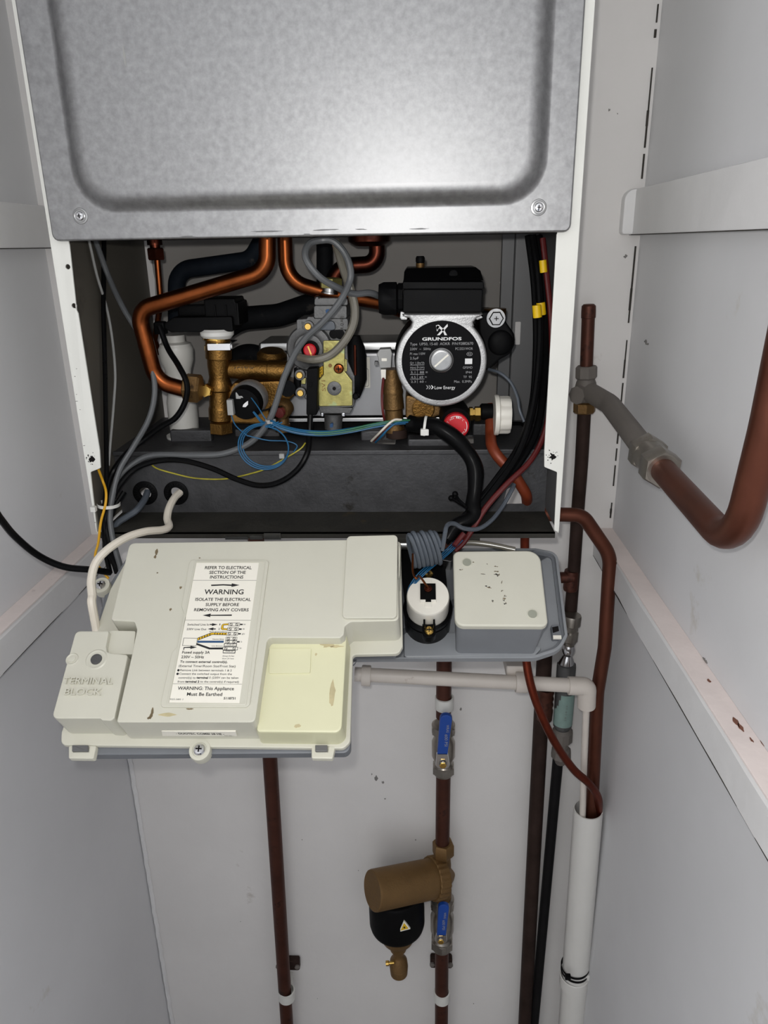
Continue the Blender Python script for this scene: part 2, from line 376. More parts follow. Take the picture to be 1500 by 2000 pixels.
# worn plaster on the ledge, cracks along the corners: marks with their own shape
def blob(cx, cy, r, seed, n=22, ry=None, k=0.45):
    return [(cx+r*(1+k*noise.noise(Vector((math.cos(t)*1.3+seed, math.sin(t)*1.3, seed*0.7))))*math.cos(t), cy+(ry or r)*(1+k*noise.noise(Vector((math.cos(t)*1.3+seed, math.sin(t)*1.3, seed*1.7))))*math.sin(t)) for t in [2*math.pi*i/n for i in range(n)]]
b = B()
for i, (px, py, r) in enumerate([(1437,1410,0.0035),(1446,1421,0.003),(1385,1330,0.002),(1497,1455,0.004),(1468,1446,0.0015)]):
    p = at(px, py, Z=1.2732); b.plate(blob(p.x, p.y, r*0.5, i*3.3+1, ry=r*1.7, k=1.0), 1.2728, 1.2735)
struct(b.build('trim_5', 'rust_mark'))
b = B(); M = frame((XR, 0, 0), (0,1,0), (0,0,1))     # marks on the right wall: local z = +X, so use negative depth
for i, (px, py, r) in enumerate([(1262,668,0.004),(1266,672,0.002),(1378,1290,0.004)]):
    p = at(px, py, X=XR); b.plate(blob(p.y, p.z, r, i*2.3+5, ry=r*0.5, k=1.1), -0.0006, 0.0, M=M)
struct(b.build('trim_6', 'scuff'))
b = B(FR(WY))
for px, py, r in [(735,1520,.005),(748,1528,.003),(726,1512,.002),(752,1560,.002),(900,1385,.003),(812,1640,.0016),(1190,215,.002),(1206,222,.001),(700,1700,.001),(925,1960,.0012),(470,1800,.001),(620,1950,.001),(590,1640,.0012),(1222,500,.003)]:
    c = fp((px,py),WY); b.plate(blob(c[0],c[1],r*.5,px*.1,ry=r*.7,k=1.1),-.0005,.0004)
struct(b.build('trim_11','scuff'))
b = B(); z = 1.9; i = 0
while z > 1.285:                                      # dirty open seam in the right rear corner
    l = random.uniform(0.006, 0.03); w = random.choice((0.0001,0.0002,0.0003,0.0005,0.0009))
    if not (1.62 < z < 1.69) and random.random() < 0.92: b.box((XR-0.0045-w, WY-0.0015, z-l), (XR-0.0035+w*0.4, WY, z))
    z -= l + random.choice((0,0,0,0.006))
for k in range(36):  # thin dark strips along the lower edges of the rails
    y = WY - k*0.028; p = 1.236
    b.box((XR-0.0222, y-0.028, p-0.0004), (XR-0.012, y, p+0.0004)); b.box((XR-0.0125,y-0.028,1.6245),(XR-0.004,y,1.6253)); b.box((XL+.004,y-0.028,1.6213),(XL+.0104,y,1.6222)); b.box((XL+.012,y-0.028,1.2257),(XL+.0202,y,1.2264))
struct(b.build('trim_7', 'seam_dark'))
b = B(); z = 1.19                                     # lumpy filler seam down the left rear corner
P = []
while z > 0.1: P.append(Vector((XL+0.004+0.0015*noise.noise(Vector((z*60,0,0))), WY-0.001, z))); z -= 0.006
b.tube(P, 0.0035, 6); struct(b.build('trim_8', 'trim_paint'))

# ================================================================== BOILER CASE
boiler = thing('wall_boiler', 'open wall mounted gas boiler with white enamel sides and bare galvanised steel chamber cover', 'boiler', (0, WY, 1.357))
def side(sgn, inner, name):
    b = B(); x = 0.225*sgn
    b.box((x-0.001*sgn, 0.001, 1.357), (x, WY-0.001, 2.10))
    out = [(x, 2.10), (x, 1.357)] if sgn < 0 else [(x, 2.10), (x, 1.357)]
    holes = []
    if sgn < 0: holes = [circ(*fp((133,521), 0), 0.0022, 16), circ(*fp((145,597), 0), 0.0022, 16)]
    b.plate(rp(out + inner, [0,0.002]+[0.0016]*len(inner), 3), -0.001, 0.0006, 0.0005, holes=holes, M=FR(0))
    return b.build(name, 'enamel', boiler)
li = [fp(p, 0) for p in [(190,1038),(177,922),(197,914),(195,880),(153,612),(150,606),(136,478)]]; li.append((li[-1][0]-0.001, 1.63)); li += [(-0.212, 2.10)]
sl = side(-1, li, 'side_panel')
ri = [fp(p, 0) for p in [(1082,1035),(1088,922),(1063,912),(1063,880),(1087,458)]]; ri += [(0.212, 1.64), (0.212, 2.10)]
sr = side(1, ri, 'side_panel')
b = B()                                              # inner skins of the two sides
b.box((-0.2238, 0.0025, 1.36), (-0.2225, WY-0.002, 1.70)); b.build('inner_skin', 'enamel_inner_shade', boiler)
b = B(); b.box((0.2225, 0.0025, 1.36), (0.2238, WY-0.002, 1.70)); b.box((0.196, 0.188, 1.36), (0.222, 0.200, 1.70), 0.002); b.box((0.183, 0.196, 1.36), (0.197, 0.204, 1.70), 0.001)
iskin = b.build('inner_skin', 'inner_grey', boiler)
p = at(1011, 650, Y=0.187); b = B(); b.plate(rect(p.x-0.003, p.z-0.013, p.x+0.003, p.z+0.012, 0.001), -0.1878, -0.1868, M=FR(0)); b.build('slot', 'wall_paint_rear', iskin)
for sx, (px, py) in ((sl, (180,897)), (sr, (1078,890))):    # charred screw marks
    c = fp((px, py), 0); b = B(FR(0)); b.plate(blob(c[0], c[1], 0.0030, px*0.1, k=0.9), 0.0005, 0.0009)
    for k in range(14):
        a = random.uniform(0, 6.28); d = random.uniform(0.002, 0.0055); b.plate(blob(c[0]+d*math.cos(a), c[1]+d*math.sin(a)*1.3, random.uniform(0.0002,0.0006), k, n=7), 0.0005, 0.0008)
    b.build('char_mark', 'soot', sx)
# scratches on the left flange
for px, py, l in [(147,735,3),(150,783,7),(157,800,3),(150,770,3),(165,870,5),(150,720,3),(186,1020,5)]:
    c = fp((px, py), 0); b = B(FR(0)); b.plate(blob(c[0], c[1], l*0.0002, px, n=9, ry=0.0003, k=0.8), 0.0005, 0.0008); b.build('scratch_mark', 'scuff', sl)
# the galvanised chamber cover with its pressed panel
b = B(FR(0)); co = rp([(-0.2195,2.08),(-0.2195,1.6265),(0.2165,1.6265),(0.2165,2.08)][::-1], 0.006, 4)
c0 = at(130,330,Y=-0.006); xl_ = at(118,200,Y=-.0075).x; xr_ = at(1077,200,Y=-.0075).x; zb_ = at(600,411,Y=-.0075).z; il = [(xl_,2.055),(xl_,zb_),(xr_,zb_),(xr_,2.055)]
def ring(d, z, r=0.036): return [(x, y, z) for x, y in rp([(il[0][0]+d, il[0][1]-d),(il[1][0]+d, il[1][1]+d),(il[2][0]-d, il[2][1]+d),(il[3][0]-d, il[3][1]-d)], max(0.004, r-d*0.8), 8)]
ZF = 0.0075
b.loft([[(x,y,ZF-0.006) for x,y in co], [(x,y,ZF-0.0015) for x,y in co], [(x,y,ZF-0.0004) for x,y in inset(co,0.0006)], [(x,y,ZF) for x,y in inset(co,0.0016)]], True, False)
def face_between(b, o, i, z):
    loops = [[Vector((x,y,z)) for x,y in o], [Vector((p[0],p[1],z)) for p in i]]; flat = [tuple(p) for l in loops for p in l]
    b.add(flat, [tuple(t) for t in tessellate_polygon(loops)])
R0 = ring(0, ZF)
face_between(b, inset(co, 0.0016), R0, ZF)
prof = [(0,0),(0.0012,0.0004),(0.0026,0.0000-0.0004),(0.0046,-0.0030),(0.0066,-0.0062),(0.0086,-0.0078),(0.0110,-0.0082)]
prof = [(0,0),(0.0012,0.0001),(0.0030,0.0008),(0.0052,0.0028),(0.0078,0.0056),(0.0104,0.0078),(0.0130,0.0090),(0.0160,0.0096),(0.0190,0.0098)]
b.loft([ring(d, ZF+z) for d, z in prof], False, True)
cover = b.build('chamber_cover', 'galvanised', boiler, ang=50)
for px, py in ((157,422),(1052,405)):
    c = at(px, py, Y=-ZF); b = B(); b.lathe([(0.0068,-0.0004),(0.0062,0.0004),(0.0050,0.0006),(0.0044,0.0002)], c, VIEW, 28, a0=False)
    w = b.build('washer', 'steel', cover); b = B(); screwhead(b, c, VIEW, 0.0036); b.build('screw', 'chrome', cover)
    b = B(); cross(b, c, VIEW, 0.0036); b.build('screw_slot', 'soot', cover)
for px, py, w in ((365,462,.006),(520,452,.012),(640,449,.010),(705,448,.005),(820,447,.007),(600,458,.004)):
    c = fp((px,py),-.0075); b = B(FR(-.0075)); b.plate(blob(c[0],c[1],w,px*.3,ry=.0005,k=.8),0,.0002); b.build('smudge','inner_grey',cover)
c = fp((243,110),-.0175); b = B(FR(-.0173)); b.plate(blob(c[0],c[1],.0008,2,ry=.007,k=.9),0,.0002); b.build('smudge','cable_silver',cover)
# chamber underside
b = B(); b.box((-0.2215, 0.0, 1.6275), (0.2215, 0.2, 1.635)); b.build('chamber_floor', 'chamber_base', boiler)
# bottom tray: shelf, face and lip
TZ = 1.424; TY = 0.058
def sz(*p): return [tuple(at(x, y, Z=TZ))[:2] for x, y in p]
b = B(); holes = [rp(sz(z4(575,215),z4(615,172),z4(745,170),z4(690,245)), 0.006), rp(sz(z4(645,300),z4(690,262),z4(780,262),z4(780,330),z4(690,330)),0.004), rp(sz((722,866),(735,848),(775,845),(772,868)),0.002), rp(sz((850,868),(865,850),(925,850),(925,866)),0.002)]
holes = [h for h in holes if all(TY+0.002 < q[1] < 0.215 for q in h)]
b.plate([(-0.221,TY),(0.221,TY),(0.221,0.218),(-0.221,0.218)], TZ-0.0015, TZ, holes=holes)
tray = b.build('bottom_tray', 'tray_steel', boiler)
g1 = fp(z4(402,548), TY); g2 = fp(z4(583,548), TY); hh = [(1003,905,1032,982)]
b = B(FR(TY)); hole3 = rp([fp(q, TY) for q in ((982,985),(990,955),(1012,945),(1030,955),(1032,984))], 0.004)
b.plate([(-0.221,1.358),(0.221,1.358),(0.221,TZ),(-0.221,TZ)], -0.0012, 0, holes=[circ(g1[0],g1[1],0.0075,24), circ(g2[0],g2[1],0.0075,24), hole3])
b.box((-0.221,TZ-0.004,0),(0.221,TZ+0.001,0.0035),0.001)
face = b.build('tray_face', 'tray_steel', boiler)
for gi in (g1, g2):
    c = Vector((gi[0], TY, gi[1])); b = B(); b.lathe([(0.0078,-0.002),(0.0128,0.0),(0.0128,0.0015),(0.0115,0.0022),(0.0075,0.0024),(0.0062,0.001),(0.0062,-0.003)], c, VIEW, 32, a0=False, a1=False); 
    for k in range(22):
        a = 2*math.pi*k/22; M = frame(c+VIEW*0.0023+Vector((math.cos(a),0,math.sin(a)))*0.0096, (math.cos(a),0,math.sin(a)), (-math.sin(a),0,math.cos(a)))
        b.box((-0.0016,-0.0004,-0.001),(0.0016,0.0004,0.0006), M=M)
    b.build('grommet', 'black_plastic', face)
b = B(); b.box((-0.221, -0.0005, 1.3565), (0.221, TY, 1.358)); b.box((-0.2215,-0.0005,1.352),(0.2215,0.0008,1.358)); b.box((0.05,-0.001,1.347),(0.150,0.0,1.353),0.001)
lip = b.build('bottom_lip', 'tray_dirty', boiler)
b = B()
for (x0,y0,x1,y1) in ((440,1048,484,1054),(488,1046,512,1054),(516,1042,548,1054)):
    a = at(x0,y1,Y=-0.004); c = at(x1,y0,Y=-0.004); b.box((a.x,-0.004,a.z),(c.x,-0.003,c.z))
b.build('bracket_tab', 'steel', lip)
# ledge brackets cluttering the shelf
for (x0,x1,y,w,h) in ((-0.175,-0.13,0.10,0.012,0.012),(-0.11,-0.06,0.12,0.02,0.008),(0.03,0.07,0.10,0.03,0.010),(0.08,0.125,0.075,0.02,0.007),(0.15,0.19,0.12,0.03,0.012)):
    b = B(); b.box((x0,y,TZ),(x1,y+w,TZ+h),0.002); b.build('fixing_bracket', 'tray_steel', boiler)

# ================================================================== INSIDE THE BOILER
def pipe(name, pix, w, m, label, cat, r=0.012, parent=None, seg=16, group=None):
    P = bend(PX(pix), r); b = B(); b.tube(P, wpx(P[len(P)//2], w), seg); o = b.build(name, m, parent)
    if label: tag(o, label, cat, group)
    return o
pipe('rubber_hose', [(345,640,.165),(345,528,.165),(490,508,.165),(512,470,.165)], 34, 'blue_black_rubber', 'blue-black rubber covered pipe bending behind the thick copper pipe at upper left of the boiler', 'hose', 0.02)
o = thing('copper_pipe', 'thin copper pipe hanging from a hexagonal nut at the upper left inside the boiler', 'pipe', at(308,478,Y=.10))
P = bend(PX([(307,505,.10),(314,590,.10),(306,640,.11),(302,665,.12),(312,690,.13)]), 0.01); b = B(); b.tube(P, 0.0030, 12); b.build('tube', 'copper', o)
b = B(); c = at(306,508,Y=.10); b.hexnut(c, (0,0,1), 0.0088, 0.0115); b.lathe([(0.005,0.011),(0.005,0.014),(0.0075,0.014),(0.0075,0.030)], c, (0,0,1), 16); b.build('nut', 'copper_dark', o)
pipe('copper_pipe', [(522,462,.055),(522,530,.055),(330,588,.050),(268,606,.052),(305,745,.055),(366,762,.058)], 33, 'copper', 'thick shiny copper pipe sweeping from top centre down the left side of the boiler interior', 'pipe', [0.03,0.06,0.016,0.022])
pipe('copper_pipe', [(556,462,.09),(559,548,.09),(640,572,.09),(740,590,.10),(800,612,.11)], 29, 'copper', 'shiny copper pipe curving down from top centre and running right behind the pump gland', 'pipe', [0.03,0.03,0.05])
pipe('copper_pipe', [(736,462,.13),(737,516,.13),(665,520,.13),(640,570,.13)], 32, 'copper_dark', 'dull dark copper elbow pipe at top right of centre behind the looped hose', 'pipe', [0.014,0.018])
o = thing('drain_spout', 'dull metal sump spout poking below the steel chamber cover above the copper elbow', 'spout', at(722,470,Y=.12))
b = B(); c = at(722,474,Y=.12); b.lathe([(0.022,0.008),(0.021,0.001),(0.014,-0.003),(0.004,-0.0035)], c, (0,0,1), 28); b.build('spout', 'copper_dark', o)
b = B(); c = at(634,470,Y=.14); b.tube([c, at(634,560,Y=.14)], 0.0085, 16); tag(b.build('rubber_sleeve', 'black_rubber'), 'straight black sleeve hanging behind the looped grey cable at top centre', 'sleeve')
pipe('rubber_hose', [(440,640,.14),(470,622,.14),(545,616,.15),(640,583,.16)], 44, 'black_rubber', 'fat dusty black rubber hose running from the black actuator towards the gas valve', 'hose', 0.05)
pipe('rubber_hose', [(448,720,.15),(470,690,.15),(510,692,.15),(530,740,.16)], 38, 'black_rubber', 'black rubber hose arching behind the brass manifold branch', 'hose', 0.022)

# condensate bottle
o = thing('condensate_bottle', 'milky white plastic condensate trap bottle behind the copper pipe at lower left', 'bottle', at(360,850,Y=.12))
c = at(362,850,Y=.12); b = B(); b.lathe([(0.0135,-0.006),(0.015,0.0),(0.016,0.018),(0.016,0.037),(0.0135,0.048),(0.0125,0.062),(0.014,0.072),(0.0175,0.082),(0.0182,0.094),(0.0165,0.097),(0.0165,0.099),(0.0105,0.101),(0.0105,0.108)], c, (0,0,1), 36); b.build('body', 'bottle_plastic', o)
b = B(); b.lathe([(0.0200,0.0),(0.0200,0.004)], c+Vector((0,0,-0.003)), (0,0,1), 36); b.build('collar', 'white_plastic', o)

# diverter valve actuator
o = thing('valve_actuator', 'black plastic motor actuator sitting on the brass manifold left of the gas valve', 'actuator', at(425,655,Y=.09))
b = B(); a = fp(z1(700,640),.075); c = fp(z1(1215,745),.075); b.plate(rp([(a[0],c[1]+0.004),(a[0]+0.006,c[1]),(c[0],c[1]),(c[0],a[1]),(a[0]+0.01,a[1]),(a[0],a[1]-0.006)],0.002), -0.115, -0.078, 0.0015, M=FR(0)); b.build('motor_housing', 'black_plastic', o)
b = B(); a = fp(z1(1000,500),.085); c = fp(z1(1270,700),.085); b.plate(rp([(a[0],c[1]),(c[0],c[1]),(c[0],a[1]-0.004),(c[0]-0.003,a[1]-0.004),(c[0]-0.003,a[1]),(a[0],a[1])],0.002), -0.125, -0.085, 0.002, M=FR(0)); 
for k in (0.3,0.62): b.box((a[0]+(c[0]-a[0])*k,0.0835,c[1]),(a[0]+(c[0]-a[0])*k+0.0015,0.086,a[1]-0.006),0.0005)
b.build('gear_cover', 'black_plastic', o)
b = B(); a = fp(z1(810,590),.095); c = fp(z1(1080,680),.095); b.plate(rect(a[0],c[1],c[0],a[1]+0.006,0.002), -0.13,-0.095,0.002,M=FR(0)); b.build('housing_step', 'black_gloss', o)
c = at(*z1(660,700),Y=.08); b = B(); b.box((c.x-0.003,0.078,c.z-0.008),(c.x+0.008,0.09,c.z+0.004),0.002); b.build('plug', 'black_plastic', o)
c = at(*z1(1105,780),Y=.088); b = B(); b.lathe([(0.013,-0.002),(0.0165,0.002),(0.0168,0.0055),(0.014,0.008)], c, (0,0,1), 32); b.build('collar', 'white_plastic', o)

# brass manifold
MY = .085
o = thing('brass_manifold', 'cast brass hydraulic block, stamped with letters, with a vertical body and side branch', 'valve body', at(428,860,Y=MY))
def L(p, q, prof, Y, b=None, seg=28):   # lathe between two pixels at depth Y; prof as (width in px /2, fraction)
    b = b or B(); A = at(*p, Y=Y) if not isinstance(p, Vector) else p; C = at(*q, Y=Y) if not isinstance(q, Vector) else q
    l = (C-A).length; k = depth(A)/F
    b.lathe([(w*k, f*l) for w, f in prof], A, C-A, seg); return b
b = L(z1(1110,800), z1(1130,1400), [(24,0),(25,.03),(26,.12),(26,.22),(24,.225),(23,.24),(23,.30),(20,.45),(23,.52),(25,.55),(25,.60),(21,.62),(22,.80),(23,.82),(24,.84),(24,.97),(20,1.0)], MY)
b.build('body', 'brass', o)
b = L(z1(1150,1015), z1(1620,1030), [(17,0),(18,.2),(19,.25),(19,.70),(20,.71),(20,1.0)], MY+.004); b2 = b.build('branch', 'brass', o)
t = fp(z1(1225,1028), MY-.010); t1 = fp(z1(1370,1028), MY-.010); b = B(); b.text('1G23UK', t[0], t[1]-0.001, 0.0042, t1[0], M=FR(0), z=0); 
b.v = [Vector((v.x, MY+.004-math.sqrt(max(0.0,0.0094**2-(v.z-(t[1]+0.0009))**2))-0.0002, v.z)) for v in b.v]
b.build('cast_lettering', 'seam_dark', b2)
b = B(FR(0)); q = [fp(p, MY) for p in [z1(1230,1110),z1(1550,1095),z1(1660,1120),z1(1680,1200),z1(1640,1240),z1(1490,1300),z1(1490,1420),z1(1190,1410),z1(1190,1160)]]
b.plate(rp(q,0.003), -(MY+.03), -(MY-.004), 0.003); b.build('block', 'brass', o)
b = L(z1(1130,1395), z1(1135,1485), [(20,0),(24,.1),(24,.9),(20,1)], MY-.002, seg=6); b.build('hexagon_end', 'brass', o)
b = L(z1(1100,880), z1(1100,785), [(24,0),(24,.35),(21,.4),(21,.75),(26,.8),(26,1)], MY+.002, seg=20); b.build('neck', 'brass_bright', o)
a = fp(z1(1030,830),MY-.02); c = fp(z1(1205,878),MY-.02); b = B(); b.plate(rect(a[0],c[1],c[0],a[1],0.001),-(MY-.014),-(MY-.0215),0.0006,M=FR(0)); b.plate(rect(a[0],a[1]-0.001,c[0],a[1],0.0004),-(MY+.01),-(MY-.02),0.0003,M=FR(0)); b.build('retaining_clip', 'chrome', o)
b = L(z1(900,1165), z1(1020,1165), [(15,0),(15,.4),(12,.45),(12,1.2)], MY-.01, seg=6); b.build('side_boss', 'brass_dark', o)
c = at(*z1(1022,1172), Y=MY-.014); b = B(); b.lathe([(0.0064,-0.004),(0.0070,-0.001),(0.0070,0.0025),(0.0062,0.0035)], c, VIEW, 6, 0.3); b.lathe([(0.0055,0.0035),(0.0052,0.0042)], c, VIEW, 24); b.build('blanking_plug', 'brass_bright', o)
b = L(z1(865,1150), z1(985,1160), [(26,0),(29,.08),(29,.88),(25,1)], .06, seg=6); tag(b.build('union_nut','brass_dark'), 'dark brass union nut where the thick copper pipe meets the brass manifold', 'nut')
# second brass stub behind (lower right of the manifold) and small fittings
b = L(z2(420,1340), z2(440,1680), [(11,0),(12,.3),(13,.5),(13,.8),(15,.82),(15,1)], MY+.02); b.build('outlet_stub', 'brass_dark', o)
o2 = thing('drain_screw', 'small steel slotted bleed screw in black collar below the brass branch', 'screw', at(*z2(470,1315),Y=.07)); c = at(*z2(468,1318),Y=.07)
b = B(); b.lathe([(0.008,0.01),(0.008,-0.002),(0.006,-0.004)], c, (0.3,-1,0.1), 24); b.build('collar','black_rubber',o2); b = B(); b.lathe([(0.0045,0.0),(0.005,0.006),(0.002,0.009)], c, (-0.6,-1,-0.3), 16); b.build('screw','steel',o2)
o2 = thing('pressure_sensor', 'brass sensor stub with dark red centre below the brass manifold branch', 'sensor', at(*z2(450,1480),Y=.07)); c = at(*z2(462,1470),Y=.075)
b = B(); b.lathe([(0.0095,0.0),(0.0100,0.008),(0.0085,0.011)], c, (-0.4,-1,-0.3), 24); b.build('body','brass_dark',o2); b = B(); b.lathe([(0.006,0.009),(0.006,0.015),(0.003,0.016)], c, (-0.4,-1,-0.3), 18); b.build('centre','wire_maroon',o2)
c = at(*z2(345,1080),Y=.11); b = B(); b.lathe([(0.010,0),(0.0155,0.004),(0.0155,0.012),(0.012,0.016)], c+Vector((0,0,-0.006)), (0.1,-0.2,1), 28); b.build('brass_cap', 'brass', o)

# round black sensor with silver ring
o = thing('flow_sensor', 'round black pressure switch with silver rim and white drop logo under the brass branch', 'switch', at(485,786,Y=.05))
c = at(*z1(1330,1240),Y=.055); ax = Vector((-0.15,-1,-0.15))
b = B(); b.lathe([(0.0170,0.012),(0.0178,0.006),(0.0182,0.0),(0.0168,-0.003),(0.0152,-0.001),(0.0150,0.010)], c, -ax, 40, a0=False, a1=False); b.build('rim', 'silver_paint', o)
c2 = at(*z1(1300,1275),Y=.043); b = B(); b.lathe([(0.0160,0.018),(0.0165,0.004),(0.0155,0.0),(0.004,-0.0006),(0.004,-0.0014)], c2, -ax, 40); b.lathe([(0.0042,0),(0.0036,-0.0002)], c2+ax.normalized()*0.0018, ax, 20); body = b.build('cap', 'black_plastic', o)
d = fp(z1(1312,1275), .041); b = B(FR(0)); b.plate([(d[0]-0.003,d[1]-0.0022),(d[0],d[1]-0.0024),(d[0]+0.0025,d[1]),(d[0]+0.0028,d[1]+0.0038),(d[0],d[1]+0.002),(d[0]-0.0022,d[1])][::1], -0.0402, -0.0398); b.build('drop_mark','print_white',body)
b = B(); a = fp(z1(1240,1178),.045); q = fp(z1(1345,1228),.045); b.box((a[0],0.042,q[1]),(q[0],0.052,a[1]),0.0008); b.box((a[0]+0.003,0.0415,a[1]-0.0058),(q[0]-0.003,0.043,a[1]-0.004)); b.build('connector','cable_silver',o)
b = B(); a = fp(z1(1178,1235),.043); q = fp(z1(1232,1345),.043); b.box((a[0],0.038,q[1]),(q[0],0.048,a[1]),0.0008); b.build('connector','cable_silver',o)

# plate heat exchanger
o = thing('heat_exchanger', 'flat steel plate heat exchanger behind the gas valve with a bright upper edge', 'heat exchanger', at(660,820,Y=.15))
b = B(); a = at(*z2(260,1030),Y=.125); q = at(*z2(1420,1545),Y=.125); b.box((a.x,.125,q.z),(0.125,.19,a.z),0.004); b.build('body','plate_exchanger',o)
b = B(); b.box((a.x-0.004,.130,a.z+0.002),(0.128,.195,a.z+0.0105),0.003); b.box((a.x-0.002,.122,q.z-0.006),(0.126,.19,q.z-0.002),0.001); b.build('edge_flange','steel',o)
l0 = fp(z2(1070,1060),.125); l1 = fp(z2(1172,1318),.125); b = B(FR(0)); b.plate(rect(l0[0],l1[1],l1[0],l0[1],0.001),-.1252,-.1245); lb = b.build('paper_label','label_white',o)
b = B(FR(0)); k=0.0015; b.plate(rect(l0[0]+k,l1[1]+k,l1[0]-k,l0[1]-0.012,0.002),-.1246,-.1242,holes=[rect(l0[0]+k+.0004,l1[1]+k+.0004,l1[0]-k-.0004,l0[1]-0.0124,0.0018)]); b.build('printed_border','ink_grey',lb)

# gas valve
GY = .075
def Z2(pts, Y): return [fp(z2(*p), Y) for p in pts]
o = thing('gas_valve', 'grey die-cast gas valve with a yellow zinc bracket and red screw at the centre', 'gas valve', at(650,830,Y=.09))
def slabp(pts, Y0, Y1, name, m, r=0.002, bev=0.001, par=None, Z=None, holes=()):
    b = B(FR(0)); b.plate(rp([fp((Z or z2)(*p), Y1) for p in pts], r), -Y0, -Y1, bev, holes=holes); return b.build(name, m, par if par is not None else o)
b = L(z2(830,530), z2(835,470), [(17,0),(17,.25),(15,.3),(15,1)], GY+.01); b.build('union_collar','steel',o)
b = L(z2(840,480), z2(840,395), [(22,0),(23,.1),(23,.9),(20,1)], GY+.01, seg=6); b.build('union_nut','zinc_yellow',o)
fl = slabp([(705,565),(980,565),(985,630),(700,630)], GY+.03, GY-.004, 'inlet_flange','diecast'); 
b = B(); screwhead(b, at(*z2(728,568),Y=GY-.002), (0,-0.3,1), 0.003); b.build('screw','steel',fl)
nb = slabp([(698,630),(975,630),(975,740),(698,740)], GY+.03, GY-.008, 'inlet_block','diecast')
a = Z2([(795,665),(825,655),(830,690),(800,695)], GY-.0082); b = B(FR(0)); b.plate(rp(a,0.0008),-(GY-.008),-(GY-.0084)); b.build('blue_mark','ink_blue',nb)
ub = slabp([(553,745),(640,740),(645,722),(700,722),(700,738),(985,738),(985,835),(553,840)], GY+.035, GY-.010, 'upper_body','diecast')
for s_, x, y in (('OUT',620,790),('R.Q.ADJ',945,790)):
    t = fp(z2(x, y), GY-.0105); b = B(frame((t[0],GY-.0104,t[1]-0.004),(0,0,1),(-1,0,0))); b.text(s_, 0, 0, 0.0028, 0.012 if len(s_)>3 else 0.007); b.build('cast_lettering','seam_dark',ub)
slabp([(730,770),(870,755),(880,830),(850,838),(735,835)], GY, GY-.014, 'adjuster_cap','cable_slate', 0.004)
mb = slabp([(553,835),(970,828),(985,1100),(1040,1220),(1040,1480),(760,1500),(570,1370),(556,1180)], GY+.035, GY-.006, 'main_body','diecast', 0.004)
c = at(*z2(665,980),Y=GY-.004); b = B(); b.lathe([(0.0225,0),(0.0225,0.004),(0.021,0.006),(0.016,0.007),(0.0135,0.0095),(0.009,0.010)], c, VIEW, 36); b.build('regulator_ring','diecast',o)
c = at(*z2(672,995),Y=GY-.014); b = B(); b.lathe([(0.0085,0),(0.0085,0.006),(0.0072,0.0065),(0.0065,0.003)], c, VIEW, 28); b.build('screw_collar','black_plastic',o)
b = B(); b.lathe([(0.0062,0.0),(0.0062,0.007),(0.005,0.008)], c, VIEW, 24); rs = b.build('adjusting_screw','red_plastic',o)
M = frame(c+VIEW*0.0081, (0.35,0,-1), (1,0,0.35)); b = B(); b.box((-0.0042,-0.0007,-0.0006),(0.0042,0.0007,0.0003),M=M); b.build('screw_slot','brass_bright',rs)
for (x, y) in ((658,798),(588,1202),(595,1350)):
    c = at(*z2(x,y),Y=GY-.010); b = B(); b.lathe([(0.0052,0),(0.0052,0.006),(0.0042,0.0065)], c, VIEW, 24); t_ = b.build('test_nipple','diecast',o)
    b = B(); b.lathe([(0.0034,0.006),(0.0034,0.0085),(0.0028,0.009)], c, VIEW, 18); ns = b.build('nipple_screw','brass_bright',t_)
for (x, y) in ((868,865),(918,868)):
    c = at(*z2(x,y),Y=GY-.006); b = B(); b.lathe([(0.0045,0),(0.0045,0.003),(0.003,0.0032)], c, VIEW, 20); b.build('dark_plug','black_plastic',o)
bk = slabp([(775,922),(955,922),(958,1182),(1020,1262),(1022,1470),(738,1474),(732,1262),(778,1208)], GY-.008, GY-.013, 'zinc_bracket','zinc_yellow', 0.0015, 0.0008)
slabp([(955,1075),(975,1085),(975,1180),(958,1182)], GY, GY-.010, 'bracket_tab','zinc_yellow', 0.0005, 0.0003)
c = at(*z2(908,1155),Y=GY-.013); b = B(); screwhead(b, c, VIEW, 0.0050); sc = b.build('screw','copper',o); b = B(); cross(b, c, VIEW, 0.0050); b.build('screw_slot','soot',sc)
c = at(*z2(870,1322),Y=GY-.013); b = B(); b.lathe([(0.0070,0),(0.0070,0.0012),(0.0062,0.0016),(0.0025,0.0018),(0.0018,0.0014)], c, VIEW, 28); bs = b.build('bush','diecast',o); b = B(); b.lathe([(0.0018,0.0012),(0.0017,0.0020)], c, VIEW, 16); b.build('bush_hole','soot',bs)
c = at(*z2(835,1132),Y=GY-.013); b = B(); b.lathe([(0.0019,0),(0.0018,0.0004)], c, VIEW, 16); b.build('hole','brass_dark',bk)
t = fp(z2(772,1345), GY-.0131); b = B(frame((t[0],GY-.0132,t[1]),(0,0,1),(-1,0,0))); b.text('SV1',0,-0.003,0.0038,0.0105); b.build('stamped_lettering','brass_dark',bk)
t = fp(z2(803,1015), GY-.0131); b = B(FR(GY-.0132)); b.text('P',t[0],t[1],0.0034); b.build('stamped_lettering','brass_dark',bk)
slabp([(655,1140),(775,1135),(775,1205),(750,1235),(655,1235)], GY, GY-.010, 'coil_bracket','ink_yellow', 0.001)
for k in range(3):
    t = fp(z2(762,1150+k*24), GY-.0102); b = B(FR(GY-.0102)); b.text('S', t[0]-0.0015, t[1]-0.002, 0.0032); b.build('marking','soot',o)
slabp([(590,1232),(635,1236),(630,1290),(592,1290)], GY, GY-.009, 'coil_clip','zinc_yellow', 0.001)
slabp([(638,1160),(735,1150),(722,1550),(634,1552)], GY-.004, GY-.024, 'plug','black_plastic', 0.002, 0.0015)
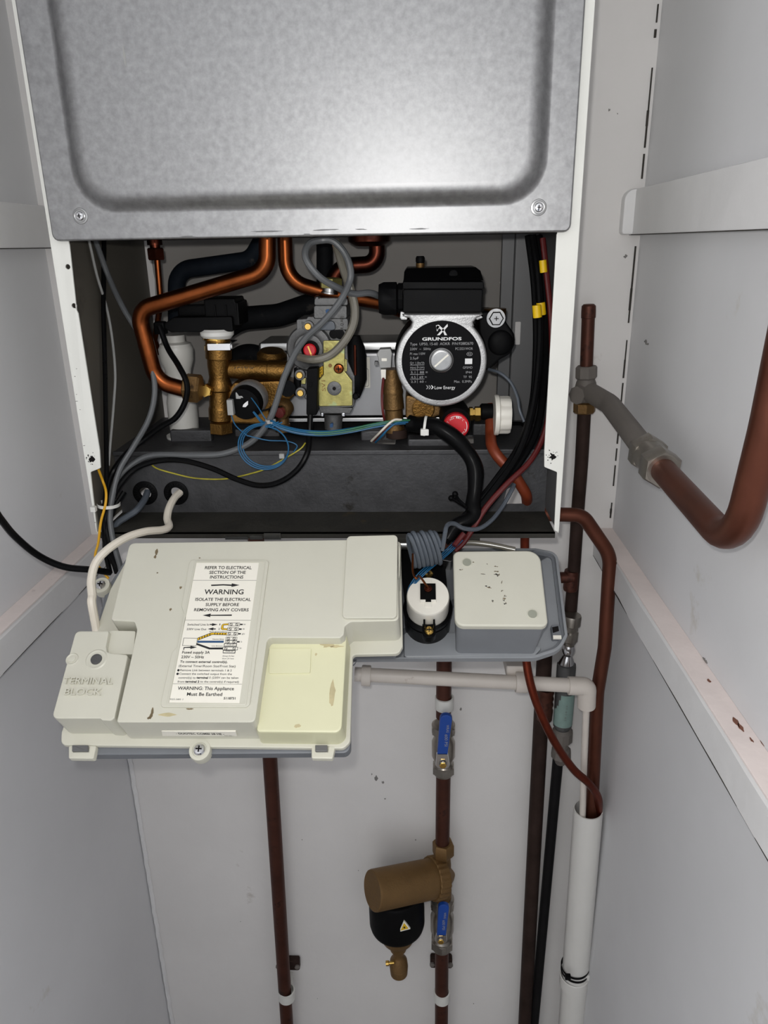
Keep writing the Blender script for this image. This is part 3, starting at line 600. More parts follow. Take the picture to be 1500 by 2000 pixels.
slabp([(660,1270),(685,1270),(683,1310),(660,1310)], GY-.022, GY-.0248, 'plug_latch','black_gloss', 0.0005, 0.0003)
b = L(z2(570,1150), z2(568,1380), [(8,0),(9,.05),(9,.95),(8,1)], GY-.003, seg=10); b.build('side_cover','black_plastic',o)
b = L(z2(1040,880), z2(1052,1400), [(10,0),(18,.15),(22,.3),(22,.7),(16,.85),(8,1)], GY+.008, seg=24); b.build('modulator_coil','black_plastic',o)
b = L(z2(1042,960), z2(1046,1210), [(3,0),(3,1)], GY-.010, seg=10); b.build('tie_rod','copper_dark',o)
c = at(*z2(1052,1380),Y=GY-.004); b = B(); b.lathe([(0.0035,0),(0.0035,0.006),(0.0025,0.007)], c, VIEW, 6); b.build('bolt','black_plastic',o)
slabp([(740,1485),(1030,1485),(1000,1535),(750,1535)], GY+.03, GY-.006, 'outlet_flange','diecast', 0.001)
for x in (768,948): b = B(); screwhead(b, at(*z2(x,1540),Y=GY-.006), VIEW, 0.0022); b.build('flange_screw','chrome',o)
b = L(z2(862,1530), z2(862,1660), [(19,0),(18,.2),(17,1)], GY+.01); op = b.build('outlet_pipe','diecast',o)
a = Z2([(835,1620),(860,1612),(858,1648),(832,1650)], GY-.004); b = B(FR(0)); b.plate(rp(a,0.0008),-(GY-.001),-(GY-.0042)); b.build('blue_mark','ink_blue',op)

# circulation pump
PYF = .045
def Z3(pts, Y): return [fp(z3(*p), Y) for p in pts]
o = thing('circulation_pump', 'round black and silver circulation pump', 'pump', at(862,800,Y=.1))
o['label'] = 'round circulation pump with silver ring, black printed face and black terminal box'
cx, cz = fp(z3(532,848), PYF); R = (fp(z3(868,848),PYF)[0]-fp(z3(198,848),PYF)[0])/2
cd_ = Vector((cx, 0, cz))
b = B(); b.lathe([(R*1.0,0.014),(R*1.04,0.02),(R*1.05,0.05),(R*0.9,0.07),(R*0.5,0.08),(R*0.5,0.10)], Vector((cx,PYF,cz)), (0,1,0), 56); b.build('motor_shell','black_plastic',o)
hf = [fp(z3(*p),PYF) for p in [(255,492),(832,492),(832,535),(800,545),(765,560),(762,600)]]
# silver front: ring with a flared neck, one outline
ri_ = R*0.868
ang0, ang1 = math.radians(47), math.radians(133)
arc = [(cx+R*math.cos(a), cz+R*math.sin(a)) for a in [ang1+(2*math.pi-(ang1-ang0))*i/60 for i in range(61)]]
nk = Z3([(835,495),(825,520),(790,535),(768,560),(775,590)], PYF); nkl = Z3([(310,590),(318,560),(296,530),(250,520),(240,495)], PYF)
out = arc + nk[::-1] + nkl[::-1]
b = B(FR(PYF)); b.plate(out, -0.016, 0.0, 0.0022, holes=[circ(cx, cz+0.0003, ri_, 64)], bseg=3); ring_ = b.build('silver_ring','silver_paint',o, ang=50)
for pts in ([(232,480),(262,488),(268,520),(286,530),(280,545),(240,545),(228,530)], [(832,490),(838,530),(800,545),(782,538),(800,520),(828,515)]):
    b = B(FR(PYF)); b.plate(rp(Z3(pts,PYF),0.001),-0.012,-0.001,0.001); b.build('silver_lug','silver_paint',o)
b = B(FR(PYF)); b.plate(circ(cx, cz+0.0003, ri_, 64), -0.014, -0.0012); fc = b.build('face_plate','black_face',o)
ZFc = -0.0010; YT = PYF+.0012
def T3(s, x0, x1, yb, cap, m='print_grey', name='printed_text', thick=0.0, par=None):
    a = fp(z3(x0,yb),YT); c = fp(z3(x1,yb),YT); h = fp(z3(x0,yb-cap),YT)[1]-a[1]
    b = B(FR(YT)); b.text(s, a[0], a[1], h, c[0], z=0.0003, thick=thick); return b.build(name, m, par if par is not None else fc)
T3('GRUNDFOS',392,680,694,22,'print_white','logo_lettering',0.03)
b = B(FR(YT))
for pts in ([(493,583),(512,578),(560,620),(545,628),(512,600),(500,628)], [(578,572),(580,590),(520,655),(500,655),(565,585)], [(500,583),(520,590),(505,625),(495,600)], [(545,628),(556,622),(575,655),(556,655)]):
    b = B(FR(YT)); b.plate(Z3(pts,YT),0,0.0003); b.build('logo_mark','print_white',fc)
for s, x0, x1, yb, cap in [('Type  UP50, 15-60  AOKR  P/N:92882670',303,765,730,20),('230V  ~  50Hz',303,455,765,18),('PC:2321WOR',635,763,763,18),('P1 max 110W',303,415,800,18),('2.5µF',303,366,832,18),('Q= 1.0m³/h',303,408,866,16),('H(m) P1(W)',305,408,900,15),('5.1   88 ≡',310,432,935,16),('4.5   69 =',310,425,970,16),('2.3   60 -',310,422,1003,16),('GFSMD',690,760,900,17),('IP44',712,755,935,17),('TF  95',693,755,969,17),('Max.  0.3MPa',626,755,1003,18)]:
    T3(s, x0, x1, yb, cap)
T3('Low Energy',483,634,1050,24,'print_white')
for i, m in ((0,'print_grey'),(1,'print_grey'),(2,'print_white')):
    x = 420+i*18; b = B(FR(YT)); b.plate(Z3([(x,1022),(x+8,1022),(x+20,1036),(x+8,1050),(x,1050),(x+11,1036)],YT),0,0.0003); b.build('arrow_mark',m,fc)
for (x0,y0,x1,y1) in [(303,872,408,874),(303,907,408,909),(303,941,408,943),(303,975,408,977),(356,874,358,1006)]:
    a = fp(z3(x0,y0),YT); c = fp(z3(x1,y1),YT); b = B(FR(YT)); b.box((a[0],c[1],0),(c[0],a[1],0.0003)); b.build('table_line','print_grey',fc)
a = fp(z3(706,826),YT); c = fp(z3(758,866),YT); b = B(FR(YT)); b.box((a[0],c[1],0),(c[0],a[1],0.0003)); b.build('white_patch','print_white',fc)
e = fp(z3(739,793),YT); b = B(FR(YT)); b.plate(circ(e[0],e[1],0.0028,24,0.0018),0,0.0003,holes=[circ(e[0],e[1],0.0025,24,0.0015)]); b.text('RS',e[0]-.0015,e[1]-.0008,0.0016,e[0]+.0015,z=.0003); b.build('approval_mark','print_grey',fc)
c = at(*z3(532,838),Y=YT-.0002); b = B(); b.lathe([(0.0116,0),(0.0116,0.0012),(0.0106,0.0018),(0.0098,0.0010)], c, VIEW, 40); b.build('plug_rim','steel',o)
b = B(); b.lathe([(0.0096,0.0008),(0.0094,0.0030),(0.0082,0.0034)], c, VIEW, 36); pl = b.build('bleed_screw','steel',o)
M = frame(c+VIEW*0.0035, (0.75,0,0.66), (-0.66,0,0.75)); b = B(); b.box((-0.0085,-0.0008,-0.0006),(0.0085,0.0008,0.00015),M=M); b.build('screw_slot','label_white',pl)
# terminal box
TBY = .040
b = B(FR(0)); b.plate(rp([fp(z3(*p),TBY) for p in [(252,318),(838,318),(830,488),(250,490)]],0.002), -0.115,-TBY,0.0015); tb = b.build('terminal_box','black_plastic',o)
b = B(FR(0)); b.plate(rp([fp(z3(*p),TBY) for p in [(248,262),(843,262),(845,318),(250,318)]],0.0015), -0.118,-(TBY-.0022),0.0012); b.build('lid_rim','black_plastic',tb)
A = fp(z3(255,262),TBY); C_ = fp(z3(840,262),TBY); zt = fp(z3(500,160),TBY+.02)[1]; zb = A[1]
b = B(); b.loft([[(A[0],TBY,zb),(C_[0],TBY,zb),(C_[0],.116,zb),(A[0],.116,zb)],[(A[0]+.0006,TBY+.010,zt-.003),(C_[0]-.002,TBY+.010,zt-.003),(C_[0]-.002,.114,zt-.003),(A[0]+.0006,.114,zt-.003)],[(A[0]+.003,TBY+.014,zt),(C_[0]-.006,TBY+.014,zt),(C_[0]-.006,.11,zt),(A[0]+.003,.11,zt)]]); b.build('lid','black_gloss',tb)
b = B(); c = at(*z3(620,215),Y=TBY+.010); b.lathe([(0.004,0),(0.004,0.004),(0.0030,0.0045)],c,(0,-1,0.3),20); b.build('lid_screw','black_plastic',tb)
c = at(*z3(250,385),Y=TBY+.022); b = B(); b.lathe([(0.0145,0),(0.0145,0.004),(0.013,0.005),(0.0155,0.006),(0.0155,0.018),(0.0135,0.0225),(0.006,0.0230)], c, (-1,0,0), 10); b.build('cable_gland','black_plastic',o)
b = L(z3(378,165), z3(378,75), [(7,0),(8,.4),(8,.5),(9,.52),(9,.85),(7,1)], .08, seg=14); vt = b.build('air_vent','black_plastic',o)
b = L(z3(378,165), z3(378,118), [(7.4,0),(8.4,.4),(8.6,.8)], .079, seg=14); b.build('vent_body','brass_dark',o)
# pump volute ear on the right
b = B(FR(0)); q = [fp(z3(*p),.085) for p in [(800,480),(920,478),(985,530),(1062,640),(1068,720),(1030,790),(960,830),(880,910),(820,900)]]; b.plate(rp(q,0.006),-0.13,-.080,0.003); ve = b.build('volute','black_plastic',o)
c = at(*z3(932,530),Y=.080); b = B(); b.lathe([(0.009,0),(0.009,0.0008)],c,VIEW,28); b.lathe([(0.0068,0.0008),(0.0072,0.002),(0.0072,0.004),(0.006,0.005)],c,VIEW,6); bt = b.build('bolt','steel',o); b = B(); cross(b,c+VIEW*0.002,VIEW,0.0042); b.build('bolt_slot','soot',bt)
b = B(); q = at(*z3(965,710),Y=.08); b.lathe([(0.0125,0),(0.012,0.0015),(0.010,0.003),(0.006,0.004),(0.002,0.0042)],(q.x,0.0805,q.z),VIEW,36); b.build('volute_bulge','black_plastic',ve)
c = at(*z3(925,490),Y=.095); b = B(); b.lathe([(0.011,0),(0.011,0.008)],c+Vector((0,0,-.004)),(0,0,1),24); b.build('brass_flange','brass',o)

# valves below the pump
o = thing('brass_manifold', 'brass return block under the pump with stepped vertical tube', 'valve body', at(780,830,Y=.09))
b = L(z3(170,900), z3(190,1360), [(18,0),(18,.30),(20,.33),(20,.38),(19,.40),(21,.62),(18,.64),(18,.8),(20,.85),(20,1)], .085); b.build('riser','brass_dark',o)
b = B(FR(0)); q = [fp(z3(*p),.08) for p in [(270,1080),(520,1150),(540,1230),(430,1270),(270,1260)]]; b.plate(rp(q,0.003),-.11,-.075,0.003); b.build('block','brass_dark',o)
c = at(*z3(400,1195),Y=.074); b = B(); b.lathe([(0.0115,-.002),(0.0115,0.001),(0.0105,0.0015),(0.0105,0.0008),(0.003,0.0008),(0.0028,0.002)],c,VIEW,32); b.build('disc','brass',o)
b = L(z3(390,1240), z3(395,1290), [(7,0),(7,1)], .075); b.build('drain_pin','brass_dark',o)
b = L(z3(205,1340), z3(205,1400), [(21,0),(21,1)], .085, seg=12); b.build('lock_ring','pipe_blackened',o)
o = thing('safety_valve', 'brass safety valve with red knob below the pump', 'valve', at(893,830,Y=.06))
o['label'] = 'safety relief valve with round red knob below the pump'
c = at(*z3(625,1240),Y=.07); ax = (at(*z3(640,1320),Y=.04)-c).normalized()
b = B(); b.lathe([(0.0135,-.01),(0.0150,0.0),(0.0155,0.010),(0.0140,0.018),(0.0140,0.024)],c+Vector((0,.0,.002)),ax,32); b.build('body','black_plastic',o)
k = at(*z3(640,1322),Y=.036); b = B(); b.lathe([(0.0118,-.012),(0.0126,-.002),(0.0124,0.0008),(0.0112,0.0018),(0.002,0.0019)],k,VIEW,48); kn = b.build('knob','red_plastic',o)
b = B(frame(k+VIEW*0.0020,(1,0,0),(0,0,1)))
for r0, a0_, a1_ in ((0.0106,60,120),(0.0106,-30,28),(0.0106,200,262)):
    n = 14; o_ = [(r0*math.cos(math.radians(a0_+(a1_-a0_)*i/n)), r0*math.sin(math.radians(a0_+(a1_-a0_)*i/n))) for i in range(n+1)]; i_ = [((r0-.0005)*math.cos(math.radians(a0_+(a1_-a0_)*i/n)), (r0-.0005)*math.sin(math.radians(a0_+(a1_-a0_)*i/n))) for i in range(n+1)]
    b = B(frame(k+VIEW*0.0020,(1,0,0),(0,0,1))); b.plate(o_+i_[::-1],0,0.0002); b.build('printed_arc','print_white',kn)
def arctext(s, cx_, r0, a_start, step, h, K, par, m, inward=False):
    b = B()
    for i, ch in enumerate(s):
        if ch == ' ': continue
        a = math.radians(a_start - step*i); ex = Vector((math.sin(a),0,-math.cos(a))); ey = Vector((math.cos(a),0,math.sin(a)))
        M = frame(K+VIEW*0.0020+ey*r0, ex, ey); b.text(ch, -h*0.3, 0, h, h*0.3, M=M, z=0.0002)
    return b.build('printed_text', m, par)
arctext('T max 110°C', 0, 0.0082, 150, 10.5, 0.0019, k, kn, 'print_white'); arctext('3 bar', 0, 0.0084, -18, 9, 0.0019, k, kn, 'print_white')
o = thing('filling_valve', 'small brass valve with ribbed off-white knob right of the red knob', 'valve', at(985,808,Y=.07))
b = L(z3(730,1230), z3(820,1230), [(11,0),(14,.1),(14,.35),(11,.38),(11,.5),(15,.52),(15,.95),(12,1)], .075, seg=6); b.build('brass_body','brass_bright',o)
b = L(z3(815,1215), z3(930,1215), [(13,0),(16,.1),(16,.9),(13,1)], .085); b.build('collar','black_plastic',o)
A = at(*z3(925,1240),Y=.07); b = B(); n = 48; l = 0.015
rings = []
for h, sc in ((0,.96),(0.002,1.0),(l-.002,1.0),(l,.95)):
    rings.append([tuple(A+Vector((h,0,0))+Vector((0,math.cos(2*math.pi*j/n),math.sin(2*math.pi*j/n)))*(0.0205*0.92*sc*(1.0 if (j//2)%3 else 0.94))) for j in range(n)])
b.loft(rings,M=Matrix()); b.lathe([(0.0196,0),(0.0202,0.001),(0.0202,0.004),(0.0190,0.005)],A+Vector((-.001,0,0)),(1,0,0),40); b.build('knob','gauge_white',o)
pipe('copper_pipe', [(958,792,.095),(958,850,.072),(960,878,.048),(1003,925,.040),(1028,965,.046),(1030,985,.070),(1027,1010,.085)], 22, 'hose_orange', 'orange-brown pipe dropping from the filling valve and through the tray hole', 'pipe', [0.02,0.02,0.03,0.02,0.01])
# connector plug by the heat exchanger
o = thing('sensor_plug', 'grey clip-on temperature sensor plug left of the pump ring', 'plug', at(748,720,Y=.06))
slabp([(1222,1040),(1250,995),(1340,990),(1355,1030),(1350,1060),(1345,1150),(1250,1155),(1235,1060)], .075,.062,'housing','cable_silver',0.001)
slabp([(1205,1100),(1235,1100),(1235,1130),(1205,1130)], .072,.064,'latch','diecast',0.0005,0.0003)
slabp([(1265,1070),(1310,1070),(1310,1095),(1265,1095)], .064,.0612,'window','label_white',0.0005,0.0002)
slabp([(1258,1165),(1302,1165),(1300,1245),(1262,1245)], .07,.060,'tail','gauge_white',0.0005,0.0004)

# ================================================================== CABLES
c_ = cable
c_('mains_cable', [z3(72,365)+(.06,),z3(0,345)+(.05,),z2(1030,530)+(.04,),z2(900,480)+(.03,),z2(760,400)+(.02,),z2(660,290)+(.018,),z2(625,200)+(.02,),z2(660,110)+(.025,),z2(760,82)+(.03,),z2(860,90)+(.03,),z2(950,180)+(.03,),z2(1000,300)+(.028,),z2(1000,420)+(.028,),z2(920,590)+(.02,),z2(780,760)+(.02,),z2(640,890)+(.025,),z2(540,1030)+(.03,),z2(450,1230)+(.03,),z2(390,1420)+(.03,),z2(330,1580)+(.03,),z2(230,1720)+(.033,),(475,872,.035),(430,887,.035),(370,889,.036),(300,889,.04),(262,905,.038),(232,935,.03),(214,975,.02),(208,1010,.01),(212,1050,.0),(222,1085,-.005),(238,1120,-.01)], 13, 'cable_grey', 'long grey round cable looping from the pump gland across the gas valve', 'cable')
c_('clear_hose', [z2(880,90)+(.05,),z2(905,180)+(.045,),z2(950,330)+(.042,),z2(1000,480)+(.042,),z2(1040,640)+(.044,),z2(1030,780)+(.045,),z2(960,920)+(.045,),z2(840,1040)+(.046,),z2(700,1080)+(.048,),z2(580,1060)+(.06,)], 17, 'tube_clear', 'brownish translucent hose bowing down over the yellow zinc bracket', 'hose')
c_('sensor_lead', [(172,462,.11),(178,488,.11),(190,540,.10),(208,600,.09),(219,660,.08),(225,730,.07),(222,790,.06),(216,860,.05),(212,910,.04)], 5, 'cable_silver', 'thin pale grey lead hanging along the left inner side', 'cable')
c_('control_cable', [(180,455,.10),(190,480,.10),(212,540,.085),(240,600,.07),(275,660,.06),(297,720,.05),(302,770,.045),(290,820,.04),(262,870,.035),(235,915,.025),(222,960,.015),(215,1010,.005),(222,1060,-.005),(236,1110,-.01)], 11, 'cable_grey', 'grey cable curving down the left side of the boiler interior', 'cable')
c_('power_cable', [(203,455,.12),(203,490,.12),(202,600,.10),(205,720,.08),(207,850,.05),(208,940,.03),(203,1010,.01),(213,1070,-.005),(228,1120,-.01)], 9, 'cable_black', 'straight black cable hanging down the left inner side', 'cable')
c_('power_cable', [z1(680,700)+(.075,),z1(740,860)+(.07,),z1(820,990)+(.05,),z1(880,1120)+(.04,),z1(870,1250)+(.04,),z1(800,1370)+(.04,),z1(690,1440)+(.042,),z4(400,230)+(.044,),z4(300,310)+(.035,),z4(220,410)+(.03,),z4(180,510)+(.02,),z4(165,650)+(.01,),z4(170,760)+(.0,),z4(200,880)+(-.006,),z4(240,1010)+(-.01,)], 11, 'cable_black', 'glossy black cable curling from the actuator down to the lower left bundle', 'cable')
c_('power_cable', [(606,810,.045),(604,850,.04),(600,885,.03),(580,918,.025),(545,942,.025),(505,948,.027),(460,935,.03),(415,915,.033),(360,900,.034),(310,900,.034),(265,915,.03),(235,945,.02),(218,980,.013),(206,1010,.004),(206,1060,-.004),(226,1108,-.01)], 11, 'cable_black', 'black cable with a wavy sag across the grey tray face', 'cable')
c_('power_cable', [(243,960,.02),(220,1000,.01),(205,1060,-.002),(215,1120,-.01)], 10, 'cable_black', 'short black cable under the white tie at lower left', 'cable')
c_('earth_wire', [z4(430,375)+(.045,),z4(470,405)+(.04,),z4(560,432)+(.04,),z4(680,460)+(.04,),z4(800,468)+(.04,),z4(900,462)+(.038,),z4(1020,435)+(.036,),z4(1110,405)+(.034,),z4(1230,340)+(.034,),z4(1310,290)+(.036,),z4(1340,255)+(.04,)], 3, 'wire_yellow_green', 'thin yellow-green earth wire sagging across the grey tray', 'wire')
c_('earth_wire', [(192,916,.03),(201,940,.012),(207,960,.006),(206,985,.0),(197,1020,-.004),(192,1060,-.008),(186,1085,-.012),(192,1105,-.01),(212,1130,-.01)], 5, 'wire_yellow', 'yellow earth wire hanging by the lower end of the left white flange', 'wire')
c_('supply_cable', [z4(605,545)+(.056,),z4(570,580)+(.045,),z4(540,640)+(.03,),z4(530,700)+(.018,),z4(540,745)+(.006,),z4(500,765)+(-.005,),z4(400,775)+(-.02,),z4(290,810)+(-.035,),z4(180,880)+(-.05,),z4(110,960)+(-.06,),z4(85,1060)+(-.07,),z4(90,1150)+(-.08,),z6(240,360)+(-.085,),z6(262,480)+(-.09,),z6(268,520)+(-.095,)], 16, 'cable_white', 'thick cream supply cable arching from the right grommet to the terminal block', 'cable')
c_('supply_cable', [z4(415,540)+(.058,),z4(395,590)+(.045,),z4(350,650)+(.03,),z4(290,690)+(.025,),z4(235,730)+(.02,),z4(225,790)+(.012,),z4(240,850)+(.01,)], 13, 'cable_slate', 'grey cable leaving the left grommet on the tray face', 'cable')
c_('loose_cable', [(-330,760,-.26),(-130,890,-.17),(-30,972,-.12),(0,1012,-.10),(30,1048,-.08),(75,1085,-.06),(125,1107,-.05),(180,1113,-.04),(215,1118,-.025)], 14, 'cable_black', 'thick black cable entering from the left edge in front of the wall', 'cable')
o = thing('cable_tie', 'white nylon cable tie around the lower left cable bundle', 'cable tie', at(205,990,Y=0)); 
c = at(206,990,Y=.002); b = B(); b.lathe([(0.0105,-.0016),(0.0110,-.0016),(0.0110,0.0016),(0.0105,0.0016)],c+Vector((0,.008,0)),(0.05,0,1),24,a0=False,a1=False); b.build('strap','white_plastic',o)
b = B(); b.box((c.x-.012,-.006,c.z-.0025),(c.x-.007,-.001,c.z+.0025),.0006); b.build('head','white_plastic',o)
# blue and green sensor wires
rng = random.Random(4)
def wires(pix, w, cols, spread, base, seg=6):
    out = []
    for i, (m, lab) in enumerate(cols):
        a = 2*math.pi*i/len(cols); P = []
        for k, p in enumerate(pix):
            q = at(p[0], p[1], Y=p[2]); ph = a+k*0.35
            sp = spread*min(1,(k+.4)/4); P.append(q+Vector((math.cos(ph)*sp, math.cos(ph*1.3)*sp*0.6, math.sin(ph)*sp)))
        P = cr(P, 8); b = B(); b.tube(P, w, seg); o_ = b.build(base, m); tag(o_, lab, 'wire', None); out.append(o_)
    return out
g = 'fine wires running from the black pressure switch to the pump'
ws = wires([z1(1370,1330)+(.038,),z1(1440,1410)+(.032,),z2(330,1600)+(.028,),z2(430,1650)+(.026,),z2(600,1690)+(.026,),z2(800,1700)+(.028,),z2(1000,1675)+(.032,),z2(1200,1635)+(.036,),z2(1400,1605)+(.04,),z3(300,1290)+(.045,)], 0.0009, [('wire_blue','fine blue wire running between the black pressure switch and the pump harness')]*4+[('wire_green','fine green wire running between the black pressure switch and the pump harness')]*2, 0.0022, 'sensor_wire')
for i, w_ in enumerate(ws): w_['group'] = 'fine blue wires across the centre' if i < 4 else 'fine green wires across the centre'
for k in range(3):
    cpt = at(515+k*1.5, 872, Y=.03); rr = (wpx(cpt, 100), wpx(cpt, 92)); P = []
    for i in range(49):
        a = math.radians(65+i*7.5+k*10); P.append(cpt+Vector((rr[0]*(1-.04*k)*math.cos(a), -0.004+0.0015*k+0.004*math.sin(a*0.5), rr[1]*(1-.05*k)*math.sin(a))))
    P += [P[-1]+Vector((0.01,0.002,0.004))]
    b = B(); b.tube(cr(P,2), 0.0007, 6); tag(b.build('sensor_wire','wire_blue'), 'coiled loop of fine blue wire hanging below the black pressure switch', 'wire', 'coiled blue wire loops')
c_('sensor_wire', [z1(1205,1350)+(.04,),z1(1240,1430)+(.034,),z1(1320,1500)+(.03,),z4(1010,215)+(.03,),z4(1120,240)+(.03,),z4(1230,245)+(.03,),z4(1290,270)+(.03,),z4(1270,310)+(.03,)], 2.4, 'wire_blue', 'single blue wire dropping from the white connector of the pressure switch', 'wire')
c_('sensor_wire', [z1(1345,1215)+(.042,),z1(1400,1290)+(.035,),z1(1450,1370)+(.03,),z1(1500,1430)+(.028,)], 2.4, 'wire_blue', 'short blue wire from the upper connector of the pressure switch', 'wire')
c_('sensor_wire', [z1(1370,1330)+(.04,),z1(1430,1322)+(.034,),z2(380,1480)+(.035,),z2(430,1475)+(.06,)], 4, 'cable_black', 'short black lead between the pressure switch and the brass sensor stub', 'wire')
c_('sensor_lead', [z3(108,970)+(.06,),z3(98,1080)+(.05,),z3(100,1180)+(.045,),z3(115,1270)+(.05,),z3(130,1310)+(.06,)], 5, 'wire_maroon', 'thin maroon and grey lead below the clip-on sensor plug', 'wire')
c_('sensor_lead', [z3(240,1275)+(.04,),z3(190,1275)+(.036,),z3(140,1310)+(.035,),z3(80,1370)+(.04,),z3(20,1430)+(.06,)], 4.5, 'cable_white', 'white wire curving out of the black harness into the tray slot', 'wire')
c_('sensor_lead', [z3(270,1290)+(.042,),z3(200,1300)+(.038,),z3(140,1345)+(.037,),z3(90,1400)+(.042,),z3(50,1440)+(.06,)], 4, 'wire_blue', 'blue wire curving out of the black harness into the tray slot', 'wire')
c_('sensor_lead', [z3(260,1282)+(.044,),z3(190,1290)+(.04,),z3(130,1340)+(.039,),z3(90,1370)+(.042,),z3(40,1430)+(.06,)], 3, 'wire_maroon', 'maroon wire curving out of the black harness into the tray slot', 'wire')
o = thing('cable_tie', 'small white cable tie around the grey cable where the fine wires cross', 'cable tie', at(*z2(330,1600),Y=.03)); c = at(*z2(332,1598),Y=.029)
b = B(); b.lathe([(0.0042,-.001),(0.0047,-.001),(0.0047,0.001),(0.0042,0.001)],c,(0.4,0,1),18,a0=False,a1=False); b.build('strap','cable_silver',o); b = B(); b.box((c.x-.002,c.y-.006,c.z-.0012),(c.x+.001,c.y-.003,c.z+.0022),.0004); b.build('head','cable_silver',o)
o = thing('cable_tie', 'tiny white cable tie on the coiled blue wire loop', 'cable tie', at(554,891,Y=.028)); c = at(554,891,Y=.027)
b = B(); b.box((c.x-.004,c.y-.003,c.z-.0015),(c.x+.001,c.y+.002,c.z+.003),.0005); b.build('head','cable_silver',o)
# black harness by the safety valve
P = cr(PX([z3(300,1300)+(.05,),z3(370,1310)+(.045,),z3(450,1315)+(.035,),z5(520,140)+(.028,),z5(600,195)+(.025,),z5(665,270)+(.022,),z5(695,340)+(.018,),z5(695,430)+(.012,),z5(685,510)+(.006,),z5(690,560)+(.0,),z5(660,590)+(-.004,),z5(600,620)+(-.006,),z5(560,680)+(-.01,)]), 8)
n = len(P); b = B(); b.tube(P, [0.0085-0.0004*math.sin(i*0.35)-0.0015*min(1,i/n*1.2) for i in range(n)], 14); o = b.build('wire_harness','cable_black'); tag(o, 'fat black taped harness running beside the red knob down the tray front', 'cable harness')
o = thing('cable_tie', 'white cable tie with square head around the black harness near the red knob', 'cable tie', at(*z3(415,1350),Y=.03)); c = at(*z3(414,1320),Y=.036)
b = B(); b.lathe([(0.0092,-.0012),(0.0098,-.0012),(0.0098,0.0012),(0.0092,0.0012)],c,(1,-0.1,-0.1),24,a0=False,a1=False); b.build('strap','white_plastic',o); c = at(*z3(410,1362),Y=.028); b = B(); b.box((c.x-.004,c.y-.003,c.z-.003),(c.x+.004,c.y+.003,c.z+.003),.001); b.build('head','white_plastic',o)
o = thing('cable_tie', 'twisted black cable tie with two knobbed ends in front of the tray face', 'cable tie', at(*z5(600,500),Y=.01))
b = B(); b.tube(cr(PX([z5(578,482)+(.02,),z5(610,500)+(.014,),z5(650,525)+(.008,),z5(690,548)+(.002,)])),0.0019,8); b.tube(cr(PX([z5(597,464)+(.02,),z5(612,488)+(.014,),z5(640,515)+(.008,),z5(700,560)+(.002,)])),0.0017,8); b.build('strap','cable_black',o)
for q in ((578,482),(597,462)): b = B(); b.ball(at(*z5(*q),Y=.02),0.0030,14); b.build('knob_end','cable_black',o)
for i, pix in enumerate(([(1040,460,.07),(1052,540,.06),(1056,640,.05),(1050,740,.042),(1036,820,.036),(1010,890,.028),(965,955,.012),(930,1000,.004),(900,1030,.0),(870,1060,-.005)],[(1052,460,.085),(1064,560,.075),(1068,660,.06),(1062,760,.05),(1045,850,.04),(1000,925,.025),(955,985,.008),(915,1025,.0),(890,1052,-.005)],[(1032,460,.09),(1044,560,.08),(1048,680,.065),(1040,790,.05),(1015,870,.035),(975,930,.02),(935,980,.01),(905,1012,.0),(880,1040,-.004)])):
    c_('power_cable', pix, 15, 'cable_black', ['black cable with a yellow tape band, leftmost of the right-hand bundle','black cable running next to the red wire in the right-hand bundle','black cable at the back of the right-hand bundle'][i], 'cable')
c_('power_cable', [(1060,465,.06),(1068,540,.055),(1076,620,.05),(1078,700,.048),(1074,790,.044),(1062,850,.036),(1036,900,.025),(990,945,.012),(950,990,.002),(925,1030,-.006),(905,1060,-.01),(888,1076,-.014)], 11, 'wire_red', 'dark red cable in front of the black cables on the right', 'cable')
for k, (x, y, Y, ln, w) in enumerate(((1062,520,.053,12,14),(1058,603,.052,12,17),(1050,608,.046,12,17))):
    c = at(x, y+ln, Y=Y); d = at(x-2, y-ln, Y=Y)-c; b = B(); r = wpx(c, w); b.lathe([(r,0),(r*1.03,0.001),(r*1.03,d.length-.001),(r,d.length)], c, d, 18); tag(b.build('tape_band','tape_yellow'), ['upper yellow tape band on the red cable','right one of the lower pair of yellow tape bands','left one of the lower pair of yellow tape bands'][k], 'tape')
c_('sensor_lead', [z3(880,905)+(.07,),z3(960,930)+(.06,),z3(1040,1000)+(.055,),z3(1090,1110)+(.055,),z3(1105,1200)+(.055,),z3(1140,1290)+(.05,)], 6, 'cable_slate', 'thin slate grey lead arching from behind the pump to the right bundle', 'cable')
c_('sensor_lead', [z3(1045,1302)+(.085,),z3(1120,1305)+(.075,),z3(1160,1340)+(.06,)], 8, 'cable_black', 'short black lead behind the ribbed off-white knob', 'cable')
c_('crimp_sleeve', [z5(640,655)+(-.012,),z5(612,690)+(-.016,),z5(592,715)+(-.02,)], 11, 'wire_red', 'red crimp sleeve at the lower end of the red cable', 'sleeve')
for k, dx in enumerate((0,5,-5,9)):
    c_('sensor_wire', [(895+dx,1055,-.012),(878+dx,1072,-.02),(852+dx,1095,-.03),(822+dx,1120,-.045),(800+dx*.5,1150,-.05),(797+dx*.4,1180,-.052)], 2.2, 'wire_blue', 'blue wire passing behind the grey coil towards the pressure gauge', 'wire', group='blue wires behind the coil')
